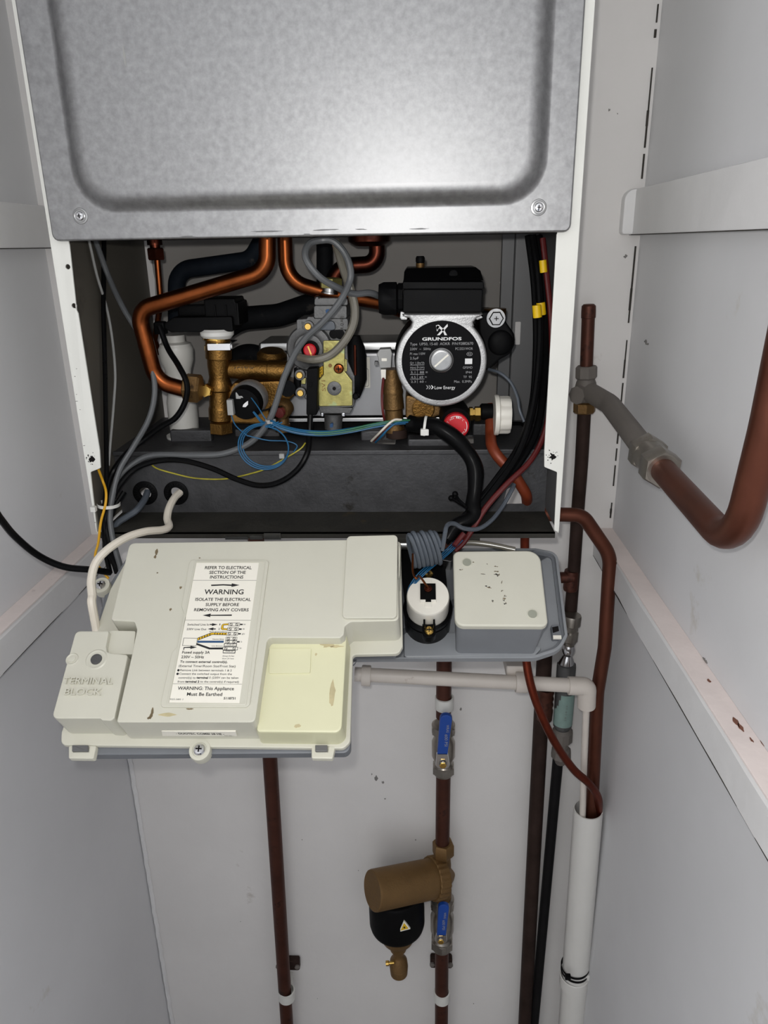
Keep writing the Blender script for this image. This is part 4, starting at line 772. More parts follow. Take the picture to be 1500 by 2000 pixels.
# ================================================================== SWUNG-DOWN CONTROL PANEL
def Q(pts, h, Z=lambda *p: p): return [pp(Z(*p), h) for p in pts]
TR = thing('control_tray', 'grey plastic control tray swung down on its hinge below the open boiler', 'tray', tuple(PF @ Vector((0.02,-0.11,-0.04))))
HR = -0.059; HB = -0.067
rim = Q([(1010,146),(1116,166),(1166,570),(1130,640),(1010,680),(110,682)], HB, z7)
rim = rim + [(0.026, rim[-1][1]), (0.026, rim[0][1])]
rim = rp(rim, [0.004,0.010,0.004,0.02,0.03,0,0.001,0.001])
if area(rim) < 0: rim = rim[::-1]
inn = inset(rim, 0.0028); inn2 = inset(rim, 0.0058)
b = B(PF); b.plate(rim, HB, HR, 0.0008, holes=[inn]); b.plate(inset(rim,0.002), HB-0.001, HB+0.003)
tb_ = b.build('tray_shell', 'tray_grey', TR)
b = B(PF); b.plate(inset(rim,0.0026), HB+0.002, HR-0.003, 0.0004, holes=[inn2]); b.build('inner_rib','tray_grey_dark', TR)
s0 = Q([(372,535),(640,535),(640,590),(1060,600),(1010,655),(372,660)], -0.059, z7)
b = B(PF); b.plate(rp(s0,0.003), -0.065, -0.059, 0.002); b.build('front_step','tray_grey', TR)
b = B(PF); q = Q([(345,62),(560,62),(600,500),(385,500)], -0.056, z7); b.plate(rp(q,0.003), -0.065, -0.055, 0.001); b.build('circuit_backing','black_plastic', TR)
b = B(PF); q = Q([(540,160),(612,140),(612,200),(560,190)], -0.044, z7); b.plate(rp(q,0.003), -0.065, -0.042, 0.001); b.build('white_bracket','steel', TR)
b = B(PF); q = Q([(1090,505),(1130,500),(1145,565),(1098,568)], -0.058, z7); b.plate(rp(q,0.001), -0.065, -0.0565, 0.0008); c2 = b.build('hinge_clip','tray_grey_dark', TR)
b = B(PF); q = Q([(1100,552),(1140,552),(1142,568),(1102,568)], -0.056, z7); b.plate(q, -0.058, -0.0560); b.build('clip_spring','label_white', c2)
b = B(PF); q = Q([(1096,512),(1126,506),(1130,530),(1100,540)], -0.056, z7); b.plate(q, -0.058, -0.0562); b.build('clip_slot','soot', c2)
a = PF @ Vector((*pp(z7(345,108),-.02),-.020)); c = PF @ Vector((*pp(z7(420,108),-.02),-.020)); b = B(); b.tube([a,c],0.0052,16); b.tube([a+Vector((0,.012,.004)),c+Vector((0.03,.012,.004))],0.0030,12); tag(b.build('hinge_rod','steel'), 'short steel rod between the cream cover and the grey coil', 'rod')
P = cr([PF @ Vector((*pp(z5(*p),-.012),-.012)) for p in ((590,705),(680,700),(780,712),(890,735))],6); b = B(); b.tube(P, 0.0028, 12); tag(b.build('drain_tube','tube_clear'), 'clear plastic tube lying behind the square junction box', 'tube')
# left half of the tray, under the cream cover
lh = Q([(262,1062),(684,1062),(684,1470),(130,1474),(205,1150)], -0.004)
b = B(PF); b.plate(rp(lh,0.006), -0.016, -0.0055, 0.0015); b.build('rear_shell','tray_grey_dark', TR)
b = B(PF); q0 = pp(z7(120,640),-.01); q1 = pp(z7(355,640),-.01); b.box((0.028,q0[1]+.004,-.030),(q1[0]-.004,-0.01,-.0055),0.003); b.build('support_box','tray_grey_dark', TR)

EC = thing('electronics_cover', 'large cream plastic electronics cover with warning label and moulded terminal block lid', 'cover', tuple(PF @ Vector((-0.08,-0.10,0.0))))
# flange
fl = Q([(262,262),(300,256),(415,80),(1500,60)], 0, z6)
fl = Q([z6(95,968), z6(92,1030), z6(1430,1046), z6(1462,1015), (689,1279), (779,1277), (787,1262), (783,1056), (262,1066), (215,1150)], 0)
b = B(PF); b.plate(rp(fl,[0.004,0.006,0.006,0.006,0.003,0.006,0.004,0.004,0.004,0.003]), -0.0045, 0, 0.0015); b.build('flange','cover_plastic', EC)
# main raised body
H1, H0 = 0.035, 0.024
mt = Q([z6(418,72), z7(338,80), z7(348,482), z7(112,487), z7(84,508), z7(80,548), z7(60,566), z6(1080,522), z6(1068,540), z6(1012,922), z6(355,922), z6(428,600), z6(452,482), z6(440,446), z6(328,440)], H1)
rr = [0.005,0.004,0.004,0.004,0.003,0.003,0.002,0.003,0.003,0.004,0.002,0.002,0.004,0.002,0.003]
mo = rp(mt, rr, 4)
if area(mo) < 0: mo = mo[::-1]
def drafted(b, o, h0, h1, d, bev):       # moulded wall with a little draft and a rounded top edge
    R = [(-d, h0), (0, h1-bev), (bev*0.3, h1-bev*0.3), (bev, h1)]
    b.loft([[(x, y, z) for x, y in inset(o, e)] for e, z in R])
b = B(PF); drafted(b, mo, -0.001, H1, 0.0012, 0.0015); mb_ = b.build('main_cover','cover_plastic', EC, ang=40)
pk = Q([z6(1072,540), z6(1445,534), z6(1448,600), z6(1422,972), z6(1040,968)], H0)
x0 = min(p[0] for p in pk)
b = B(PF); po = rp([(pk[0][0]-0.004,pk[0][1]+0.006),(pk[1][0],pk[1][1]+0.006),pk[3],(pk[4][0]-0.004,pk[4][1])],[0.003,0.003,0.006,0.003]); drafted(b, po if area(po)>0 else po[::-1], -0.001, H0, 0.0012, 0.0025); pkt = b.build('stepped_pocket','cover_yellowed', EC, ang=40)
q = Q([(1078,572),(1276,572),(1272,688),(1078,690)], H0+.001, z6); b = B(PF); b.plate(rp(q,0.001), H0-0.001, H0+0.0012, 0.0004); b.build('pocket_step','cover_yellowed', pkt)
q = Q([(93,66),(342,60),(338,468),(70,468)], 0.038, z7); b = B(PF); b.plate(rp(q,0.004), 0.030, 0.038, 0.0012); b.build('raised_block','cover_plastic', EC)
b = B(PF); q = Q([(340,90),(356,120),(352,250),(340,300)], 0.030, z7); b.plate(rp(q,0.001),0.0,0.028,0.001); b.build('side_rib','cover_plastic', EC)
# terminal block lid
HT = 0.033
tm = Q([(163,488),(322,488),(308,560),(312,586),(330,592),(412,600),(348,900),(330,915),(288,912),(278,904),(48,904)], HT, z6)
b = B(PF); to = rp(tm,[0.004,0.002,0.002,0.002,0.001,0.003,0.002,0.003,0.002,0.001,0.005]); to = to if area(to)>0 else to[::-1]
drafted(b, to, -0.001, HT, 0.0008, 0.0015); tl = b.build('terminal_lid','cover_plastic', EC, ang=40)
q = Q([(322,486),(448,488),(436,600),(300,600)], 0.028, z6); b = B(PF); b.plate(rp(q,0.002), 0, 0.028, 0.001); b.build('lid_shoulder','cover_plastic', EC)
def emb(s, x0, x1, yb, cap, Z, h, m, par, th=0.0006, name='raised_lettering', thick=0.0, bold=False):
    a = pp(Z(x0,yb),h); c = pp(Z(x1,yb),h); t = pp(Z(x0,yb-cap),h)
    b = B(PF); b.text(s, a[0], a[1], (t[1]-a[1]), c[0], z=h+th*0.5, depth_=th, thick=thick); return b.build(name, m, par)
emb('TERMINAL', 106, 340, 742, 30, z6, HT, 'cover_plastic', tl, 0.0014); emb('BLOCK', 112, 285, 794, 30, z6, HT, 'cover_plastic', tl, 0.0014)
for x, y, r, m in ((262,624,0.0060,'cover_stain'),(148,623,0.0036,'cover_plastic')):
    c = PF @ Vector((*pp(z6(x,y),HT),HT)); b = B(); b.lathe([(r*1.5,0.0),(r*1.32,0.0007),(r*1.15,0.0005),(r*1.0,0.0001)],c,PN,28); b.build('screw_well','cover_plastic',tl)
    b = B(); b.lathe([(r*0.78,0.0),(r*0.75,0.0009),(r*0.3,0.0011)],c,PN,24); b.build('screw','diecast' if r>0.004 else 'cover_plastic',tl)
# label platform and label
lp = Q([(712,152),(1078,152),(985,850),(565,850),(568,815),(617,592),(645,560),(683,430),(663,372),(700,165)], 0.0365, z6)
b = B(PF); b.plate(rp(lp,[0.004,0.004,0.004,0.003,0.002,0.005,0.004,0.004,0.004,0.004]), 0.034, 0.0366, 0.0009); b.build('label_frame','cover_plastic', EC)
HL = 0.0368
lab = Q([(296,122),(1060,120),(770,1830),(-85,1830)], HL, zl)
u0 = (lab[0][0]+lab[3][0])/2; u1 = (lab[1][0]+lab[2][0])/2; v1 = (lab[0][1]+lab[1][1])/2; v0 = (lab[2][1]+lab[3][1])/2
b = B(PF); b.box((u0,v0,HL-0.0004),(u1,v1,HL)); LB = b.build('warning_label','label_white', EC)
gd = 0.0022; b = B(PF); b.plate(rect(u0-0.002,v0-0.002,u1+0.0055,v1+0.0022,0.0015), HL-.0003, HL+0.0003, 0.0002, holes=[rect(u0-0.0005,v0-0.0005,u1+0.0045,v1+0.001,0.001)]); b.build('label_rib','cover_plastic', EC)
def TLb(s, x0, x1, yb, cap, m='ink', thick=0.0): return emb(s, x0, x1, yb, cap, zl, HL, m, LB, 0.0001, 'printed_text', thick)
for y in (334,820,1598):
    a = pp(zl(250,y),HL); b = B(PF); b.box((u0,a[1]-0.0001,HL),(u1,a[1]+0.0001,HL+.0001)); b.build('printed_rule','ink',LB)
for a_ in [('REFER TO ELECTRICAL',375,945,197,36),('SECTION OF THE',428,872,255,36),('INSTRUCTIONS',437,843,312,36),('WARNING',365,845,503,58),('ISOLATE THE ELECTRICAL',258,935,584,36),('SUPPLY BEFORE',383,790,648,36),('REMOVING ANY COVERS',243,908,711,36),
           ('WARNING: This Appliance',42,730,1670,40),('Must Be Earthed',155,586,1742,40),('Fused supply 3A',97,435,1228,32),('230V ~ 50Hz',86,362,1285,32),('To connect external control(s).',72,652,1340,27),('5118731',604,748,1788,28)]:
    TLb(*a_, thick=0.012 if a_[4] > 30 else 0.02)
for a_ in [('Switched Live In',162,425,886,25),('230V Live Out',153,392,942,25),('1',553,562,884,22),('2',540,556,938,22),('(External Timer/Room Stat/Frost Stat)',55,750,1392,27),('Remove Link between terminals 1 & 2',75,703,1442,24),('Connect the switched output from the',62,705,1486,24),('control(s) to',52,262,1534,24),('(230V can be taken',462,785,1534,24),('from',42,124,1582,24),('to the control(s) if required)',318,790,1582,24)]:
    TLb(*a_, m='ink', thick=0.0)
for a_ in [('terminal 1',272,440,1534,25),('terminal 2',134,306,1582,25)]: TLb(*a_, thick=0.03)
for a_ in [('925.080 1',-52,108,1795,18),('Earth (green/yellow)',432,640,968,16),('Neutral (blue)',470,608,1060,16),('Live (brown)',460,590,1143,16),('Always fit fast',590,733,1266,16),('blow 2A fuse',588,728,1297,16),('bk',848,874,880,18),('bk',838,862,936,18),('g/y',828,864,995,18),('b',815,829,1092,18),('br',800,826,1170,18),('FUSE 2A',645,735,1128,14),('FUSE 2A',630,722,1208,14)]: TLb(*a_, m='ink_grey')
def LP(pts, m, h=0.0001, name='printed_mark', holes=None):
    b = B(PF); b.plate(Q(pts, HL, zl), HL, HL+h, holes=[Q(x, HL, zl) for x in holes] if holes else ()); return b.build(name, m, LB)
LP([(452,388),(600,382),(702,386),(706,372),(798,393),(700,415),(702,403),(600,397),(454,404)],'ink',name='printed_arrow')
LP([(348,762),(450,740),(444,756),(706,752),(704,768),(440,768),(444,783)],'ink',name='printed_arrow')
LP([(436,868),(465,868),(465,858),(532,874),(462,892),(462,880),(434,880)],'ink',name='printed_arrow')
LP([(412,928),(480,910),(480,922),(510,922),(508,934),(478,934),(478,946)],'ink',name='printed_arrow')
LP([(118,1150),(200,1145),(202,1134),(278,1152),(198,1172),(200,1160),(126,1160),(122,1182),(112,1182)],'ink',name='printed_arrow')
LP([(118,1036),(288,1040),(270,1136),(100,1132)],'ink',name='printed_outline',holes=[[(122,1040),(283,1044),(267,1132),(105,1128)]])
LP([(288,1036),(455,972),(478,972),(645,974),(643,1004),(480,1000),(462,1002),(286,1070)],'ink'); LP([(289,1042),(457,978),(478,977),(643,979),(642,998),(480,995),(460,996),(288,1064)],'ink_yellow',0.0002)
for k in range(5): LP([(495+k*32,978),(503+k*32,978),(500+k*32,997),(492+k*32,997)],'ink',0.0003)
for k in range(5): x = 305+k*32; y = 1040-k*12.2; LP([(x,y-4),(x+9,y-8),(x+9,y+14),(x,y+18)],'ink',0.0003)
LP([(284,1072),(608,1072),(604,1096),(282,1096)],'ink_blue'); LP([(278,1100),(440,1156),(596,1154),(592,1178),(428,1178),(272,1122)],'ink')
LP([(668,860),(605,864),(582,876),(570,925),(585,940),(650,942),(652,922),(602,918),(605,885),(665,880)],'ink'); LP([(664,864),(608,868),(586,880),(576,923),(588,936),(648,938),(650,926),(596,922),(601,881),(663,876)],'ink_yellow',0.0002)
def ringmark(x, y, r, m='ink'):
    c = pp(zl(x,y),HL); k = abs(pp(zl(x+r,y),HL)[0]-c[0]); b = B(PF); b.plate(circ(c[0],c[1],k,18),HL,HL+.0002,holes=[circ(c[0],c[1],k*.76,18)]); M = PF @ Matrix.Translation((c[0],c[1],HL)) @ Matrix.Rotation(-0.8,4,'Z'); b.box((-k*.8,-k*.12,0),(k*.8,k*.12,.0002),M=M); b.build('printed_terminal',m,LB)
for i, (x, y) in enumerate(((735,873),(722,930),(712,987),(702,1046),(698,1085))):
    w = 70; LP([(x-w,y-20),(x+w,y-20),(x+w-4,y+20),(x-w-4,y+20)],'ink',name='printed_outline',holes=[[(x-w+4,y-16),(x+w-4,y-16),(x+w-8,y+16),(x-w,y+16)]])
    for dx in (-36,34): ringmark(x+dx-2, y, 19)
    if i != 3: LP([(x+w,y-8),(x+w+34,y-8),(x+w+32,y+8),(x+w,y+8)],'ink')
LP([(596,1146),(782,1148),(776,1186),(590,1184)],'ink',name='printed_outline',holes=[[(601,1151),(776,1153),(771,1181),(595,1179)]])
for dx in (632,734): ringmark(dx,1166,19)
for pts in ([(612,1102),(768,1104),(764,1144),(606,1142)],[(598,1186),(752,1188),(746,1226),(594,1224)]):
    LP(pts,'ink',name='printed_outline',holes=[[(pts[0][0]+7,pts[0][1]+7),(pts[1][0]-7,pts[1][1]+7),(pts[2][0]-8,pts[2][1]-8),(pts[3][0]+6,pts[3][1]-8)]])
for x, y in ((53,1432),(43,1476)): c = pp(zl(x,y),HL); b = B(PF); b.plate(circ(c[0],c[1],0.0010,14),HL,HL+.0001); b.build('printed_bullet','ink',LB)
# front strip label on the front wall of the cover
fa = PF @ Vector((*pp(z6(570,962),0.022),0.022)); fe = PF @ Vector((*pp(z6(927,966),0.022),0.022)); wall_v = min(p[1] for p in mt)
v_ = -0.0; vv = wall_v + 0.0  # wall plane
FM = frame(PF @ Vector((0, wall_v-0.00105, 0)), PU, PN - PV*(-0.034))
def fpp(p):
    o = FM.translation; nrm = FM.to_3x3().col[2]; r = ray(*p); t = (o-CAM).dot(nrm)/r.dot(nrm); q_ = FM.inverted() @ (CAM+r*t); return (q_.x, q_.y)
q = [fpp(z6(*p)) for p in [(570,962),(920,964),(927,984),(575,984)]]
b = B(FM); b.plate(q if area(q)>0 else q[::-1], -0.0008, 0.0003); SL = b.build('model_strip','label_white',EC)
a = fpp(z6(640,976)); c = fpp(z6(868,978)); b = B(FM); b.text('- DUOTEC COMBI 28 HE -', a[0], a[1], 0.0036, c[0], z=0.0004, thick=0.02); b.build('printed_text','ink',SL)
a = fpp(z6(868,984)); c = fpp(z6(912,984)); b = B(FM); b.text('925.082.1', a[0], a[1], 0.0015, c[0], z=0.0004); b.build('printed_text','ink_grey',SL)
# clips, screws
for x0, x1 in ((130,262),(1278,1392)):
    b = B(PF); q = Q([(x0,1030),(x1,1030),(x1-14,1094),(x0,1092)], 0.0, z6); b.plate(rp(q,0.0015),-0.006,0.0,0.001,holes=[Q([(x0+22,1034),(x1-30,1034),(x1-34,1064),(x0+22,1064)],0.0,z6)]); cl = b.build('snap_clip','cover_plastic',EC)
    b = B(PF); q = Q([(x0+18,1030),(x1-38,1030),(x1-38,1060),(x0+18,1060)], 0.001, z6); b.plate(rp(q,0.0005),-0.004,0.002,0.0006); b.build('clip_tongue','inner_grey',cl)
def coverscrew(p, r):
    c2 = pp(p,0.0); c = PF @ Vector((c2[0],c2[1],0.0)); b = B(); b.lathe([(r*1.75,-0.009),(r*1.85,-0.002),(r*1.75,0.0006),(r*1.25,0.0008),(r*1.2,0.0002)],c,PN,28); w = b.build('screw_boss','cover_plastic',EC)
    b = B(); screwhead(b,c,PN,r); b.build('screw','chrome',w); b = B(); cross(b,c,PN,r,up=PV); b.build('screw_slot','soot',w)
coverscrew(z6(750,1052),0.0048); coverscrew(z6(284,274),0.0045)
# dirt and stains
def spot(p, h, r, seed, m, par, ry=None, Z=z6, k=0.9):
    c = pp(Z(*p), h); b = B(PF); b.plate(blob(c[0],c[1],r,seed,14,ry=ry,k=k),h,h+0.0002); return b.build('stain_mark',m,par)
for p, r, ry in (((546,118),.0014,.0028),((540,140),.001,.0018),((522,885),.0012,.0042),((512,902),.0014,.001),((660,284),.0010,.0014),((612,388),.0008,.0012),((703,858),.0028,.0006),((550,215),.0006,.0007),((820,168),.0005,.0005),((750,145),.0008,.0004),((1010,200),.0004,.0004)): spot(p, H1, r, p[0]*.37, 'cover_dirt', mb_, ry)
for p, r, ry in (((1358,556),.0060,.0026),((1400,562),.004,.0012),((1374,785),.0022,.010),((1210,938),.0022,.0016),((1300,600),.001,.001)): spot(p, H0, r, p[0]*.37, 'cover_stain', pkt, ry)
spot((590,886),H1,.0065,4.4,'cover_stain',mb_,.0015)
# junction box
JB = thing('junction_box', 'square cream-lidded junction box with grey base, right end of the swung-down tray', 'junction box', tuple(PF @ Vector((*pp((975,1170),-.037),-.037))))
HJ = 0.005
jo = Q([(612,140),(1036,136),(1078,508),(622,506)], HJ, z7); b = B(PF); o_ = rp(jo,[0.006,0.012,0.006,0.008],6); o_ = o_ if area(o_)>0 else o_[::-1]
b.plate(o_, HJ-0.0062, HJ, 0.0018, bseg=3); jl = b.build('lid','cover_plastic',JB)
b = B(PF); ib = inset(o_,0.0015); b.loft([[(x*1.0,y,-0.0635) for x,y in inset(o_,0.0035)],[(x,y,HJ-0.006) for x,y in ib]]); b.build('base','box_base_grey',JB)
for p in ((680,196),(1000,448)):
    c = PF @ Vector((*pp(z7(*p),HJ),HJ)); b = B(); b.lathe([(0.0050,0.0),(0.0049,0.0004),(0.0043,0.0005),(0.0041,0.0001)],c,PN,28); b.build('screw_well','cover_plastic',jl)
    b = B(); b.lathe([(0.0040,-0.001),(0.0039,0.0004),(0.002,0.0005)],c,PN,24); b.build('screw_cap','well_grey',jl)
rng = random.Random(11)
for (x,y,r,ry) in ((820,215,.0012,.001),(828,240,.0028,.0016),(835,256,.0014,.0018),(758,253,.0028,.0006),(850,290,.0005,.0022),(850,335,.001,.0012),(862,360,.0014,.0010),(858,378,.0016,.0022),(868,400,.0012,.0014),(790,322,.003,.0016),(805,388,.001,.002),(655,232,.0016,.0006),(708,195,.0012,.0008),(780,205,.0006,.0006)): [spot((x+rng.gauss(0,r*2600),y+rng.gauss(0,ry*2600)),HJ,r*.36*rng.uniform(.5,1.3),x*.21+y+k_*3,'cover_dirt' if rng.random()<.7 else 'soot',jl,ry*.36*rng.uniform(.5,1.3),z7,1.5) for k_ in range(4)]
# pressure gauge, seen from behind
PG = thing('pressure_gauge', 'round white pressure gauge back with black terminal square, between cream cover and junction box', 'gauge', tuple(PF @ Vector((*pp(z7(492,400),-.037),-.037))))
HG = -0.004; c2 = pp(z7(490,358),HG); rg = abs(pp(z7(597,358),HG)[0]-pp(z7(385,358),HG)[0])/2
c = PF @ Vector((c2[0],c2[1],-0.037)); b = B(); b.lathe([(rg*1.12,-.0270),(rg*1.12,-.001),(rg*.9,0)],c,PN,44); b.build('rear_ring','black_gloss',PG)
b = B(); b.lathe([(rg*.93,0),(rg*.95,0.004),(rg,0.010),(rg,0.0295),(rg*.985,0.032),(rg*.95,0.033)],c,PN,56); gb = b.build('case','gauge_white',PG,ang=50)
b = B(); b.lathe([(rg*1.02,0.004),(rg*1.16,0.004),(rg*1.17,0.009),(rg*1.02,0.010)],c,PN,56,a0=False,a1=False); gr = b.build('clamp_ring','black_gloss',PG)
for sy, (x,y) in ((1,(492,258)),(-1,(495,525))):
    q = pp(z7(x,y),-.022); b = B(PF); b.plate(rp([(q[0]-.006,q[1]-.0075),(q[0]+.006,q[1]-.0075),(q[0]+.006,q[1]+.0075),(q[0]-.006,q[1]+.0075)],[.005,.005,0,0] if sy<0 else [0,0,.005,.005]),-0.032,-0.0225,0.001); lg = b.build('clamp_lug','black_gloss',PG)
    s_ = PF @ Vector((q[0],q[1]+(-.001 if sy<0 else .001),-0.0225)); b = B(); screwhead(b,s_,PN,0.0042); b.build('brass_screw','brass_bright',lg); b = B(); cross(b,s_,PN,0.0042,up=PV); b.build('screw_slot','soot',lg)
q = pp(z7(495,500),-.015); b = B(PF); 
for dx in (-.0052,.0036): b.box((q[0]+dx,q[1]-.002,-0.03),(q[0]+dx+.0018,q[1]+.004,-0.012),0.0004)
b.build('clamp_fork','black_gloss',PG)
HH = -0.0038
def gq(x0,y0,x1,y1,h0,h1,name,m,par): 
    a = pp(z7(x0,y1),h1); e = pp(z7(x1,y0),h1); b = B(PF); b.box((a[0],a[1],h0),(e[0],e[1],h1),0.0003); return b.build(name,m,par)
tq = gq(452,298,527,376,-0.006,-0.0022,'terminal_square','black_gloss',PG)
gq(476,284,508,298,-0.006,-0.003,'key_notch','gauge_white',PG); gq(452,376,478,390,-0.006,-0.0028,'key_notch','gauge_white',PG); gq(505,376,531,388,-0.006,-0.0028,'key_notch','gauge_white',PG); gq(474,395,508,412,-0.006,-0.0032,'key_notch','gauge_white',PG); gq(478,376,505,388,-0.006,-0.0034,'lower_terminal','black_gloss',PG)
s_ = PF @ Vector((*pp(z7(490,325),-.002),-.0024)); b = B(); b.lathe([(0.0036,0),(0.0036,0.0014),(0.0022,0.0016),(0.0022,0.0026),(0.0012,0.0030)],s_,PN,20); b.build('capillary_nut','copper_dark',tq)
# grey coil of capillary sleeve
A = at(*z7(402,140),Y=-.046); C2 = at(*z7(545,122),Y=-.036); ax = (C2-A).normalized(); e1 = (Vector((0,-1,0))-ax*Vector((0,-1,0)).dot(ax)).normalized(); e2 = ax.cross(e1); rz = wpx(A,74); P = []
T = 7; n = 26
for i in range(T*n+1):
    a = 2*math.pi*i/n; f_ = i/(T*n); k = 1.0-0.06*math.sin(i*0.11)
    tl_ = 0.004*math.sin(a)      # loops lean
    P.append(A.lerp(C2,f_)+e1*math.cos(a)*rz*0.42*k+e2*math.sin(a)*rz*k*(0.96-0.08*f_)+ax*tl_)
tail = [at(*z5(545,690),Y=-.055), at(*z5(556,620),Y=-.04), at(*z5(590,606),Y=-.03), at(*z5(640,630),Y=-.022), at(*z5(710,632),Y=-.012), at(*z5(775,590),Y=0.), at(*z5(830,520),Y=.015), at(*z5(870,450),Y=.02), at(*z5(885,415),Y=.026)]
b = B(); b.tube(P+cr(tail,7)[4:], 0.0021, 8); tag(b.build('capillary_coil','cable_slate'), 'slate grey gauge capillary wound in a tight coil above the pressure gauge', 'coil')
P = cr([P[0], at(*z7(416,238),Y=-.07), at(*z7(432,275),Y=-.078), s_+PN*0.016+Vector((-.008,0,0.004)), s_+PN*0.0025]); b = B(); b.tube(P,0.0010,8); tag(b.build('capillary_tube','copper'), 'thin bare copper capillary curving into the back of the pressure gauge', 'tube')

# ================================================================== PIPES OUTSIDE THE BOILER
def vpipe(name, p, q, Y, w, m, label, cat='pipe', Yb=None, seg=20):
    a = at(p[0],p[1],Y=Y); c = at(q[0],q[1],Y=Y if Yb is None else Yb); wd = wpx(a.lerp(c,.5),w)
    if q[1] > 2000: c = c + (c-a)*((c.z-0.003)/(a.z-c.z))
    if p[1] in (1290, 1250): a = a + (a-c)*((1.354-a.z)/(a.z-c.z))
    b = B(); b.tube([a,a.lerp(c,.5),c], wd, seg); return tag(b.build(name, m), label, cat)
def nut(par, p, q, Y, w, name='nut', m='nickel', seg=6, rot=0.3):
    b = L(p,q,[(w*.44,0),(w*.5,.12),(w*.5,.88),(w*.44,1)],Y,seg=seg); return b.build(name,m,par)
# lower left copper pipe
vpipe('copper_pipe',(515,1290),(561,2010),.195,27,'copper_old','dull copper pipe running down the rear wall below the left half of the control tray')
def clip(p, Y, w, label, m='white_plastic'):
    c = at(p[0],p[1],Y=Y); r = wpx(c,w); o = thing('pipe_clip', label, 'clip', (c.x,WY,c.z)); n = 24
    b = B(); b.lathe([(r*1.02,-.009),(r*1.22,-.0085),(r*1.22,.0085),(r*1.02,.009)],c,(0,0,1),28,a0=False,a1=False); b.build('ring',m,o)
    b = B(); b.box((c.x-.006,c.y+r*1.1,c.z-.006),(c.x+.006,WY-.0005,c.z+.006),.001); b.build('stem',m,o); return o
def bracket(p, Y, w, label):
    c = at(p[0],p[1],Y=Y); r = wpx(c,w); o = thing('pipe_bracket', label, 'bracket', (c.x,WY,c.z))
    b = B(); b.box((c.x-r*1.7,WY-.014,c.z-.009),(c.x+r*1.7,WY-.0005,c.z+.009),.003); b.build('back_plate','pipe_blackened',o)
    for s_ in (-1,1): b = B(); b.lathe([(.004,0),(.004,.003),(.002,.004)],(c.x+s_*r*1.4,WY-.014,c.z),VIEW,12); b.build('bolt','pipe_painted',o)
clip((560,1941),.195,27,'white plastic pipe clip around the lower left copper pipe'); bracket((558,1910),.195,27,'small dark bracket behind the lower left copper pipe')
# centre copper pipe with valves and filter
CY_ = .190
vpipe('copper_pipe',(868,1250),(866,1400),CY_,30,'copper_old','upper stretch of copper pipe emerging below the tray above the upper blue valve')
vpipe('copper_pipe',(866,1500),(864,1650),CY_,28,'copper_old','copper pipe between the upper blue valve and the bronze filter')
vpipe('copper_pipe',(863,1845),(862,2010),CY_,26,'copper_old','lowest stretch of copper pipe below the lower blue valve')
clip((868,1372),CY_,30,'painted white pipe clip above the upper blue-handled valve')
clip((863,1944),CY_,26,'white pipe clip below the lower blue-handled valve'); bracket((863,1912),CY_,26,'small dark bracket behind the pipe below the lower blue valve')
def valve(top, bot, Y, label):
    a = at(*top,Y=Y); c = at(*bot,Y=Y); o = thing('isolating_valve', label, 'valve', c); l = (c-a).length; d = (c-a).normalized(); k = depth(a)/F
    b = B(); b.lathe([(18*k,.0),(23*k,.03*l),(23*k,.17*l),(18*k,.20*l),(18*k,.26*l),(23*k,.36*l),(23*k,.62*l),(18*k,.72*l),(18*k,.76*l),(21*k,.79*l),(21*k,.95*l),(17*k,l)],a,d,28); b.build('body','nickel',o)
    nt_ = B(); nt_.lathe([(22*k,.03*l),(25*k,.05*l),(25*k,.16*l),(22*k,.18*l)],a,d,6,.3); nt_.build('nut','nickel',o)
    nt_ = B(); nt_.lathe([(21*k,.80*l),(24*k,.82*l),(24*k,.93*l),(21*k,.95*l)],a,d,6,.3); nt_.build('nut','nickel',o)
    Y2 = Y-.026; return o, Y2
def lever(o, Y, top, bot, pivot, wt):
    a = fp(top,Y); c = fp(bot,Y); pv = fp(pivot,Y); k = depth(at(*top,Y=Y))/F; w = wt*k
    b = B(FR(0)); b.plate(rp([(c[0]-w*.42,c[1]),(c[0]+w*.42,c[1]),(a[0]+w*.5,a[1]),(a[0]-w*.5,a[1])],[.001,.001,w*.45,w*.45]),-(Y+.003),-(Y-.003),.002); lv = b.build('lever_sleeve','blue_sleeve',o)
    M = frame((a[0]+(c[0]-a[0])*.3-0.0012,Y-.0032,a[1]+(c[1]-a[1])*.22),(0.03,0,-1),(1,0,0.03)); b = B(M)
    b = B(frame((a[0]+w*.18,Y-.0032,a[1]+(c[1]-a[1])*.24),(0,0,-1),(1,0,0))); b.text('WRAS',0,-.003,.0035,.012); b.text('600 PSI',.015,-.005,.004,.034); b.build('printed_text','print_grey',lv)
    b = B(FR(0)); b.plate(rp([(pv[0]-w*.6,pv[1]-w*.55),(pv[0]+w*.6,pv[1]-w*.55),(c[0]+w*.45,c[1]+.002),(c[0]-w*.45,c[1]+.002)],[w*.4,w*.4,0,0]),-(Y+.003),-(Y+.0005),.001); b.build('lever_plate','chrome',o)
    b = B(); q = at(*pivot,Y=Y); b.lathe([(.0075,.018),(.0075,.003),(.0055,.001)],q,VIEW*-1,20); 
    b = B(); b.lathe([(.0072,-.02),(.0072,-.003),(.0052,0.0),(.0052,.002),(.003,.004)],q,VIEW,16); b.build('spindle','nickel',o)
    b = B(); b.lathe([(.0048,.0),(.0048,.0035),(.004,.004)],q+VIEW*.0005,VIEW,6); b.build('spindle_nut','brass_bright',o)
o,Y2 = valve((866,1412),(866,1512),CY_,'upper isolating valve with blue lever on the centre copper pipe'); lever(o,Y2,(872,1394),(864,1472),(865,1492),25)
o,Y2 = valve((864,1752),(863,1852),CY_,'lower isolating valve with blue lever beside the bronze filter'); lever(o,Y2,(867,1764),(862,1825),(861,1836),22)
